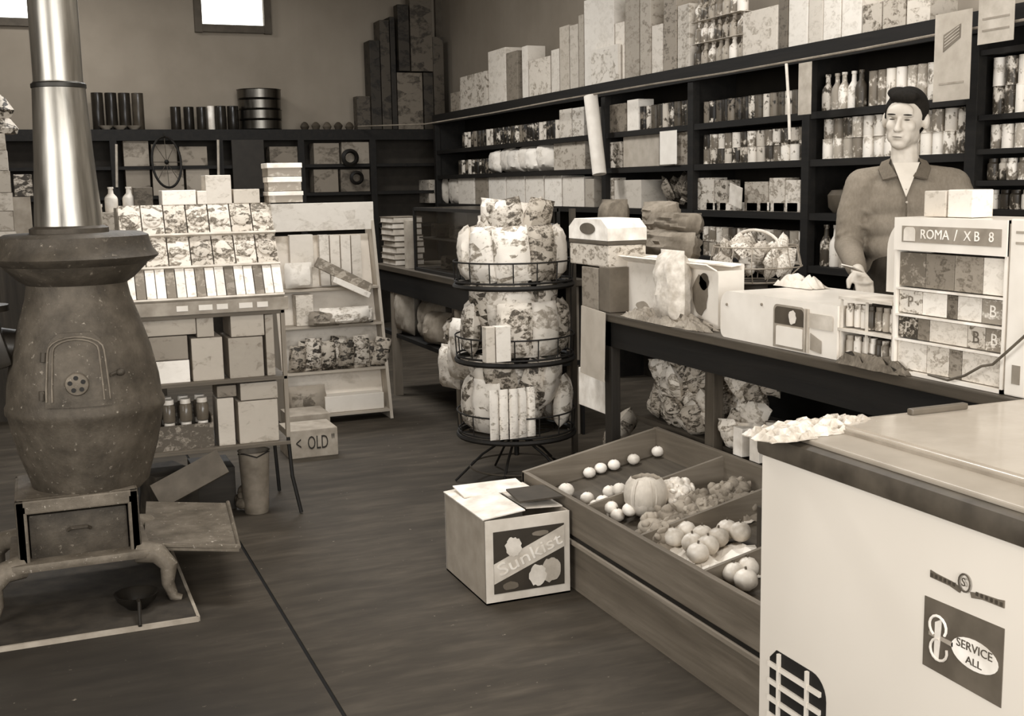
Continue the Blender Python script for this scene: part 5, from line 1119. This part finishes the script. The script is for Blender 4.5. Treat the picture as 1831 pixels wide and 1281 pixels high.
def bin_paper(lab, px, py, wx, wy, seed, v=216):
    p = U(px, py, z=.29); p = U(px, py, z=zbin(min(2.1, p.x)))
    m = MB().crumple(wx, wy, .022, seed, 12, base=lambda x, y: zbin(min(max(p.x+x, PBX0+.02), PBX1-.03))-zbin(p.x)+.004)
    tag(m.build('paper_sheet', plain(v, .7, .06, 0, .3), None, False, (p.x, p.y, zbin(p.x))), lab, 'paper', 'wrapping paper in the bin')
bin_paper('white wrapping paper under the apples, rear sheet in the produce bin', 1290, 925, .24, .22, 81, 222)
bin_paper('white wrapping paper under the apples, front left sheet in the bin', 1215, 985, .22, .22, 82)
bin_paper('white wrapping paper in the nearest compartment beside the freezer', 1300, 1020, .26, .26, 83, 224)
for i, (px, py) in enumerate(((1205, 962), (1226, 950), (1238, 972), (1256, 958), (1266, 976), (1284, 962), (1248, 990), (1300, 948), (1312, 1026), (1334, 1038), (1324, 952), (1336, 1016))): produce('apple', 'apple on white paper in the nearest part of the bin, %s from left' % ORD[i], px, py, .033, APP, (1, 1, .92), 'apples in the produce bin', i, .014)
tag(MB().bb((0, 0, 0), (.16, .02, .13), .002).build('upright_board', wood(70, 40, 2), None, False, (U(1335, 930, z=.4).x, U(1350, 930, z=.4).y-.06, .325)), 'dark upright board at the near end of the produce bin beside the freezer', 'board')

# ================================================================ FRUIT CRATE ON THE FLOOR
kx0, kx1, ky0, ky1, kh = 1.302, 1.607, 3.448, 3.85, .287
ct = thing('fruit_crate', 'cardboard orange crate with a slanted name banner on the floor by the produce bin', 'crate', ((kx0+kx1)/2, ky0, 0)); wk = kx1-kx0; dk = ky1-ky0
MB().bb((-wk/2, 0, 0), (wk/2, .006, kh)).bb((-wk/2, dk-.006, 0), (wk/2, dk, kh)).bb((-wk/2, 0, 0), (wk/2, dk, .006)).build('carton_body', plain(206, .75, .05), ct)
for s_ in (-1, 1): MB().bb((s_*wk/2-(.006 if s_ > 0 else 0), .003, 0), (s_*wk/2+(.006 if s_ < 0 else 0), dk-.003, kh)).build('side_panel', plain(150, .8, .06), ct)  # side panels darker than the body, side shade put into their colour
MB().box((-wk*.27, dk/2, kh+.012), (wk*.50, dk-.01, .004), Euler((0, -.10, 0))).build('flap', plain(214), ct)
MB().box((wk*.27, dk*.55, kh+.008), (wk*.44, dk*.86, .004), Euler((0, .06, 0))).build('flap', plain(205), ct)
MB().box((-wk*.02, dk*.80, kh+.020), (wk*.8, dk*.3, .004), Euler((.10, 0, 0))).build('flap', plain(220), ct)
FM = Matrix.Translation((0, -.001, 0)) @ FRONT
b0, b1, t0, t1 = -wk*.41, wk*.43, kh*.12, kh*.86
MB().prism([(b0, t0), (b1, t0), (b1, t1), (b0, t1)], .001, FM).build('printed_panel', plain(58), ct)
FM2 = Matrix.Translation((0, -.0025, 0)) @ FRONT
MB().prism([(b0, kh*.24), (b1, kh*.58), (b1, kh*.84), (b0, kh*.48)], .001, FM2).build('banner', plain(196), ct)
FM3 = Matrix.Translation((0, -.004, 0)) @ FRONT
MB().prism(blob(-wk*.18, kh*.66, .029, .034, 24, 1), .001, FM3).build('printed_orange', plain(208), ct)
MB().prism(blob(wk*.10, kh*.28, .032, .036, 24, 2), .001, FM3).build('printed_orange', plain(212), ct)
MB().prism(blob(wk*.27, kh*.32, .036, .042, 24, 3), .0005, FM3).build('printed_orange', plain(178), ct)
MB().prism(blob(-wk*.22, kh*.20, .03, .014, 12, 4), .0005, FM3).build('printed_leaf', plain(110), ct); MB().prism(blob(wk*.14, kh*.78, .03, .009, 12, 5), .0005, FM3).build('printed_leaf', plain(120), ct)
text('banner_lettering', 'Sunkist', .062, Matrix.Translation((.004, -.0045, kh*.535)) @ FRONT @ Matrix.Rotation(math.atan2(kh*.34, b1-b0), 4, 'Z'), plain(236), ct, .0008, wk*.80)
tag(MB().prism([(-.02, 0), (.14, 0), (.14, .17), (.0, .17)], .006, Matrix.Translation((kx0+.165, ky0+.05, kh+.032))).build('dark_quad', plain(62), None), 'dark flat quadrilateral lying on the right flap of the orange crate', 'card')  # thin dark quadrilateral laid over the right flap

# ================================================================ CHEST FREEZER
FX0, FX1, FY0_, FY1_ = 1.20, 1.86, 0.62, 1.744
fz = thing('chest_freezer', 'large white chest freezer with a dark rim and grille filling the right foreground', 'freezer', (FX0, FY0_, 0)); LF = FY1_-FY0_; WF = FX1-FX0
FWH = NT('white_freezer_enamel', .38, 0, .4); _n = FWH.noise(FWH.obj, 2.5, 3); FWH = FWH.color(FWH.ramp(_n, [(.3, sep(208)), (.7, sep(214))]))
MB().bb((0, 0, .03), (WF, LF, .884), .006).build('cabinet', FWH, fz, True); MB().bb((.03, .03, 0), (WF-.03, LF-.03, .03)).build('base', BLK, fz)
MB().bb((-.010, -.01, .884), (WF+.01, LF+.006, .925), .012).build('rim', plain(72, .5, .2), fz, True)
MB().bb((.012, .01, .925), (WF, LF-.012, .934), .003).build('top_deck', plain(150, .35, .08, 0, .1, 6), fz)
for a, b in ((.04, LF*.46), (LF*.54, LF-.06)):
    l_ = MB().bb((.10, a, .934), (WF-.06, b, .944), .003).build('sliding_lid', plain(158, .2, .05), fz); MB().bb((.11, a+.01, .944), (WF-.07, b-.01, .946)).build('glass_panel', plain(168, .12, .03), l_)
    MB().bb((WF*.4, b-.03, .946), (WF*.6, b-.015, .958), .003).build('handle', plain(90, .4), l_)
MB().bb((.095, .03, .934), (.105, LF-.04, .940)).build('lid_track', plain(140), fz); MB().bb((.20, LF*.50-.006, .934), (WF-.05, LF*.50+.006, .947)).build('centre_bar', plain(130), fz)
FZ = lambda px, py: (-(U(px, py, x=FX0).y-FY0_), U(px, py, x=FX0).z)     # metres along the face, height
FA = Matrix.Translation((-.0005, 0, 0)) @ AISLE
FA2 = Matrix.Translation((-.002, 0, 0)) @ AISLE; FA3 = Matrix.Translation((-.0035, 0, 0)) @ AISLE
(g0, _), (g1, _) = FZ(1378, 1150), FZ(1478, 1235)
def grille_poly(a, b, z0, z1, r, n=6): return [(a, z0), (b, z0), (b, z1-r)]+[(b-r+r*math.cos(k*PI/2/n), z1-r+r*math.sin(k*PI/2/n)) for k in range(1, n+1)]+[(a+r*.5, z1)]+[(a, z1-r*.5)]
gr_ = MB().prism(grille_poly(g0, g1, .20, .530, .04), .001, FA).build('grille', plain(24), fz)
for k in range(9): zq = .235+.033*k; gw = g1-(.012 if zq < .5 else .02); MB().box((-.004, -(g0+gw)/2, zq), (.005, gw-g0, .009)).build('louvre', FWH, gr_)
for uq in (g0+.032, g0+(g1-g0)*.70): MB().box((-.0045, -uq, .365), (.006, .006, .325)).build('upright_bar', FWH, gr_)
s0, s1 = FZ(1655, 1065), FZ(1797, 1125); s2 = FZ(1655, 1190); s3 = FZ(1797, 1270)
sg = MB().prism([(s0[0], s2[1]), (s1[0], s3[1]), (s1[0], s1[1]), (s0[0], s0[1])], .001, FA).build('dark_badge', plain(92, .5, .12), fz)
sw, sh = s1[0]-s0[0], s0[1]-s2[1]; scx = (s0[0]+s1[0])/2; scz = (s0[1]+s2[1])/2
MB().prism([(scx+sw*.17+sw*.29*math.cos(a*PI/12), scz-.001+sh*.21*math.sin(a*PI/12)) for a in range(24)], .001, FA2).build('oval_plate', plain(226), sg)
text('oval_lettering', 'SERVICE', .018, Matrix.Translation((-.0035, -(scx+sw*.17), scz+.008)) @ AISLE, plain(80), sg, .0004, sw*.44); text('oval_lettering', 'ALL', .016, Matrix.Translation((-.0035, -(scx+sw*.17), scz-.012)) @ AISLE, plain(80), sg, .0004, sw*.2)
# two-lobed white emblem left of the oval
for (cu, cz_, a0, a1) in ((-.30, .15, -.2, 1.35), (-.28, -.17, -1.5, .1)):
    MB().tube([(-.003, -(scx+sw*cu+sw*.11*math.cos(PI*(a0+(a1-a0)*k/12))), scz+sh*cz_+sh*.15*math.sin(PI*(a0+(a1-a0)*k/12))) for k in range(13)], .0022, 6).build('emblem_curl', plain(214), sg, True)
MB().prism([(scx-sw*.42, scz-.002), (scx-sw*.10, scz-.004), (scx-sw*.10, scz+.003), (scx-sw*.42, scz+.004)], .001, FA2).build('emblem_bar', plain(160), sg)
MB().prism([(scx-sw*.34, scz-sh*.30), (scx-sw*.28, scz-sh*.30), (scx-sw*.25, scz+sh*.28), (scx-sw*.34, scz+sh*.20)], .0012, FA2).build('emblem_stem', plain(216), sg)
# winged crest above
w0, w1_, wm = FZ(1665, 1025), FZ(1797, 1083), FZ(1727, 1040); cz0 = (w0[1]+w1_[1])/2
cs = thing
wl = w1_[0]-w0[0]; mid_ = (w0[0]+w1_[0])/2
crest = MB()
for s_ in (-1, 1):
    crest.prism([(mid_+s_*wl*.08, cz0-.010), (mid_+s_*wl*.22, cz0-.006), (mid_+s_*wl*.5, cz0-.005), (mid_+s_*wl*.5, cz0+.006), (mid_+s_*wl*.42, cz0+.004), (mid_+s_*wl*.2, cz0+.002), (mid_+s_*wl*.06, cz0-.002)], .0015, FA)
cb_ = crest.build('wing_crest', plain(104, .4), fz)
for k in range(16):
    u = mid_+wl*(-.47+.94*k/15)
    if abs(u-mid_) > wl*.10: MB().box((-.0025, -u, cz0-.0005), (.001, wl*.028, .0055)).build('feather', plain(66, .4), cb_)
MB().tube([(-.003, -((w0[0]+w1_[0])/2-.002+.011*math.cos(k*PI/8)), cz0+.008+.013*math.sin(k*PI/8)) for k in range(17)], .0013, 6).build('crest_ring', plain(78), cb_, True)
text('crest_letter', 'S', .018, Matrix.Translation((-.0045, -((w0[0]+w1_[0])/2-.002), cz0+.009)) @ AISLE, plain(70), cb_, .0004)
# clear crumpled wrapping at the far end of the freezer top
rg = random.Random(17)
for i, (px, py, v) in enumerate(((1395, 760, 176), (1432, 752, 196), (1474, 746, 186), (1515, 742, 172))):
    p = U(px, py, z=.955); m = MB()
    m.crumple(.11, .10, .020, 30+i, 10)
    tag(m.build('crumpled_wrapper', plain(v, .3, .12, 0, .5, 60), None, False, (p.x, min(p.y, FY1_-.06), .9345)), 'crumpled white wrapper at the far edge of the freezer top, %s from left' % ORD[i], 'wrapper', 'wrappers on the freezer')
# ================================================================ THE SHOPKEEPER
PERS = Vector((3.20, 3.70, 0)); PRZ = math.radians(-38)
MP = Matrix.Translation(PERS) @ Matrix.Rotation(PRZ, 4, 'Z'); MPI = MP.inverted()
def pl(px, py, x): return MPI @ U(px, py, x=x)
def chain(m, pts, seg=12, n=5):
    for (p, r), (q, s) in zip(pts, pts[1:]):
        p, q = Vector(p), Vector(q); k = max(2, int((q-p).length/(min(r, s)*.45)))
        for i in range(k+1): t = i/k; rr = r+(s-r)*t; m.ell(p.lerp(q, t), (rr, rr, rr), seg)
def voxel(o, size, it=3, fac=.5):
    md = o.modifiers.new('remesh', 'REMESH'); md.mode = 'VOXEL'; md.voxel_size = size; md.use_smooth_shade = True
    sm = o.modifiers.new('smooth', 'SMOOTH'); sm.iterations = it; sm.factor = fac; return o
SKIN = NT('skin', .5, 0, .35); _n = SKIN.noise(SKIN.obj, 16, 3); SKIN = SKIN.color(SKIN.ramp(_n, [(.3, sep(186)), (.7, sep(200))]))
SHIRT = cloth(134, 112, 120, .35); HAIR = cloth(38, 20, 160, .9); TROU = cloth(60, 44, 90, .4)
man = thing('person', 'dark-haired man in a plain grey collared shirt standing behind the sales counter', 'person', PERS, PRZ)
HC = Vector((-.012, 0.0, 1.50)); HM = Matrix.Translation(HC) @ Matrix.Rotation(math.radians(-16), 4, 'Z') @ Matrix.Rotation(math.radians(5), 4, 'Y') @ Matrix.Rotation(math.radians(5), 4, 'X')
eR = pl(1516, 438, 3.02); wR = pl(1534, 486, 2.86)
shI, shR = Vector((-.158, .0, 1.352)), Vector((.178, .02, 1.345)); eL = Vector((.265, .0, 1.08)); wL = Vector((.19, -.20, .97))
b = MB()
def h(c, r, seg=18): b.ell(c, r, seg, M=HM)
h((0, .012, .122), (.075, .094, .090), 28); h((0, -.030, .065), (.058, .062, .080), 24); h((0, -.058, .012), (.034, .032, .024)); h((0, -.02, .018), (.040, .048, .026))
for s_ in (-1, 1):
    h((s_*.034, -.060, .078), (.022, .024, .026)); h((s_*.022, -.066, .035), (.022, .022, .026)); h((s_*.028, -.083, .120), (.024, .012, .009), 14)
    h((s_*.079, .010, .092), (.013, .019, .033), 14); h((s_*.044, -.012, .042), (.018, .034, .034)); h((s_*.011, -.102, .066), (.009, .009, .007), 10)
h((0, -.080, .135), (.050, .020, .030)); 
for t in range(6): h((0, -.090-.0045*t, .108-.0085*t), (.0085+.0008*t, .011, .010), 12)
h((0, -.112, .069), (.0105, .010, .009), 12)
h((0, -.090, .043), (.022, .012, .0055), 14); h((0, -.087, .033), (.019, .012, .006), 14); h((0, -.080, .050), (.030, .018, .022))
chain(b, [((0, .012, 1.36), .060), (HM @ Vector((0, .016, .04)), .050)])
chain(b, [((0, .02, 1.32), .075), ((0, .02, 1.02), .085)], 16); chain(b, [((-.15, .01, 1.355), .045), ((.16, .01, 1.35), .045)])
for sh, e, w in ((shI, eR, wR), (shR, eL, wL)): chain(b, [(sh, .045), (e, .035), (w, .025)])
def hand(w, fdir, side, curl):
    f = Vector(fdir).normalized(); up = Vector((0, 0, 1)); sd = f.cross(up).normalized()*side; dn = f.cross(sd); dn = -dn if dn.z > 0 else dn
    pc = w+f*.045
    for i in range(5): b.ell(w+f*(.012+.016*i)+sd*0, (.026+.003*i, .026+.003*i, .014), 12)
    for k, L in enumerate((.070, .078, .073, .058)):
        base = w+f*.082+sd*(.027-.018*k); p = base; pts = [(p, .0092)]; a = .25
        for seg_, fr in enumerate((.45, .32, .23)):
            a += curl*(.5+.35*seg_); p = p+(f*math.cos(a)+dn*math.sin(a))*L*fr; pts.append((p.copy(), .0088-.0008*seg_))
        chain(b, pts, 10)
    tb = w+f*.025+sd*.026; chain(b, [(tb, .012), (tb+f*.028+sd*.022+dn*.006, .0105), (tb+f*.055+sd*.026+dn*.018, .009)], 10)
hand(wR, (.25, -.85, -.45), 1, .45); hand(wL, (-.2, -.9, -.35), -1, .4)
chain(b, [((0, .01, .98), .13), ((0, .01, .92), .135)], 16)
for s_ in (-1, 1): chain(b, [((s_*.09, .01, .92), .088), ((s_*.10, .0, .50), .056), ((s_*.105, .02, .10), .038), ((s_*.105, -.06, .045), .034), ((s_*.11, -.14, .035), .028)])
body = voxel(b.build('body', SKIN, man, True), .0052, 3, .5)
# hair, cropped at the sides with a quiff
b = MB()
h((0, .022, .138), (.080, .094, .088), 24); h((-.002, -.040, .190), (.058, .048, .028)); h((.012, -.070, .186), (.040, .022, .020)); h((0, .055, .10), (.070, .062, .080)); h((-.03, -.02, .200), (.042, .05, .024))
for s_ in (-1, 1): h((s_*.070, .012, .135), (.012, .040, .034)); h((s_*.0725, -.014, .112), (.005, .009, .016), 12)
voxel(b.build('hair', HAIR, man, True), .0055, 2)
for s_ in (-1, 1):
    b = MB(); h((s_*.029, -.0885, .1035), (.0105, .005, .0030), 12); b.build('eye', plain(70, .3), man, True)
    b = MB(); h((s_*.030, -.0945, .1225), (.018, .005, .0030), 12); b.build('eyebrow', HAIR, man, True)
b = MB(); h((0, -.1005, .0385), (.019, .004, .0016), 12); b.build('mouth_line', plain(84), man, True)
# shirt
b = MB()
for z_, rx, ry, cx0 in ((1.345, .125, .085, 0), (1.31, .172, .105, .005), (1.27, .185, .115, .005), (1.19, .178, .118, .005), (1.10, .168, .118, .005), (1.01, .162, .118, .005), (.93, .165, .12, .005)): b.ell((cx0, .01, z_), (rx, ry, .09), 20)
chain(b, [((-.145, .01, 1.355), .062), ((-.06, .02, 1.378), .050)]); chain(b, [((.165, .015, 1.348), .064), ((.06, .02, 1.378), .050)])
for sh, e, w, k in ((shI, eR, wR, 1), (shR, eL, wL, 1)):
    mid = sh.lerp(e, .5)+Vector((-.012 if sh.x < 0 else .012, 0, 0)); chain(b, [(sh+Vector((0, .005, -.01)), .073), (mid, .063), (e, .055), (e.lerp(w, .86), .040)])
for k in range(7):   # soft folds
    t = k/6; p = shI.lerp(eR, .2+.7*t); b.ell(p+Vector((.03*(-1)**k, -.04, 0)), (.035, .022, .010), 10, Euler((0, .5*(-1)**k, 0)))
voxel(b.build('shirt', SHIRT, man, True), .0075, 5)
for s_ in (-1, 1):   # collar wings
    m = MB(); P = [(s_*.052, .015, 1.445), (s_*.060, -.045, 1.425), (s_*.030, -.092, 1.375), (s_*.082, -.080, 1.362), (s_*.098, -.02, 1.405), (s_*.085, .03, 1.432)]
    a = [m.bm.verts.new(Vector(p)+Vector((-.004, 0, 0))) for p in P]; c = [m.bm.verts.new(Vector(p)+Vector((-.004, -.007, .006))) for p in P]
    m.bm.faces.new(a); m.bm.faces.new(c[::-1])
    for i in range(6): m.bm.faces.new((a[i], a[(i+1) % 6], c[(i+1) % 6], c[i]))
    m.build('collar_wing', cloth(112, 92, 120, .3), man, True)
m = MB(); vs = [m.bm.verts.new(p) for p in ((-.050, -.066, 1.432), (.050, -.066, 1.432), (.0, -.124, 1.300))]; v2 = [m.bm.verts.new(Vector(v.co)+Vector((0, -.004, 0))) for v in vs]
m.bm.faces.new(vs); m.bm.faces.new(v2[::-1]); [m.bm.faces.new((vs[i], vs[(i+1) % 3], v2[(i+1) % 3], v2[i])) for i in range(3)]
m.build('open_neck', SKIN, man)
MB().tube([(0, -.112, 1.33), (.002, -.126, 1.24), (.003, -.128, 1.10), (.003, -.12, .95)], .004, 6).build('placket', cloth(104, 84, 120, .3), man, True)
for k in range(4): MB().ell((.003, -.130+.002*k, 1.28-.09*k), (.005, .003, .005), 10).build('button', plain(170), man, True)
# trousers and shoes
b = MB(); chain(b, [((0, .01, .98), .150), ((0, .01, .90), .155)], 16)
for s_ in (-1, 1): chain(b, [((s_*.085, .01, .90), .108), ((s_*.10, .0, .50), .078), ((s_*.105, .02, .11), .066)])
voxel(b.build('trousers', TROU, man, True), .010, 3)
for s_ in (-1, 1):
    b = MB(); b.ell((s_*.11, -.08, .04), (.048, .13, .036), 16).ell((s_*.105, .03, .05), (.046, .06, .05), 14).bb((s_*.11-.045, -.19, 0), (s_*.11+.045, .08, .02), .008); voxel(b.build('shoe', BLK, man, True), .008, 2)
p = MP @ (wR+Vector((-.02, -.10, .02))); tag(MB().box((0, 0, 0), (.11, .045, .004), Euler((.2, .25, .5))).build('paper_slip', plain(214), None, False, p), 'small white slip of paper between the fingers of the shopkeeper', 'paper')
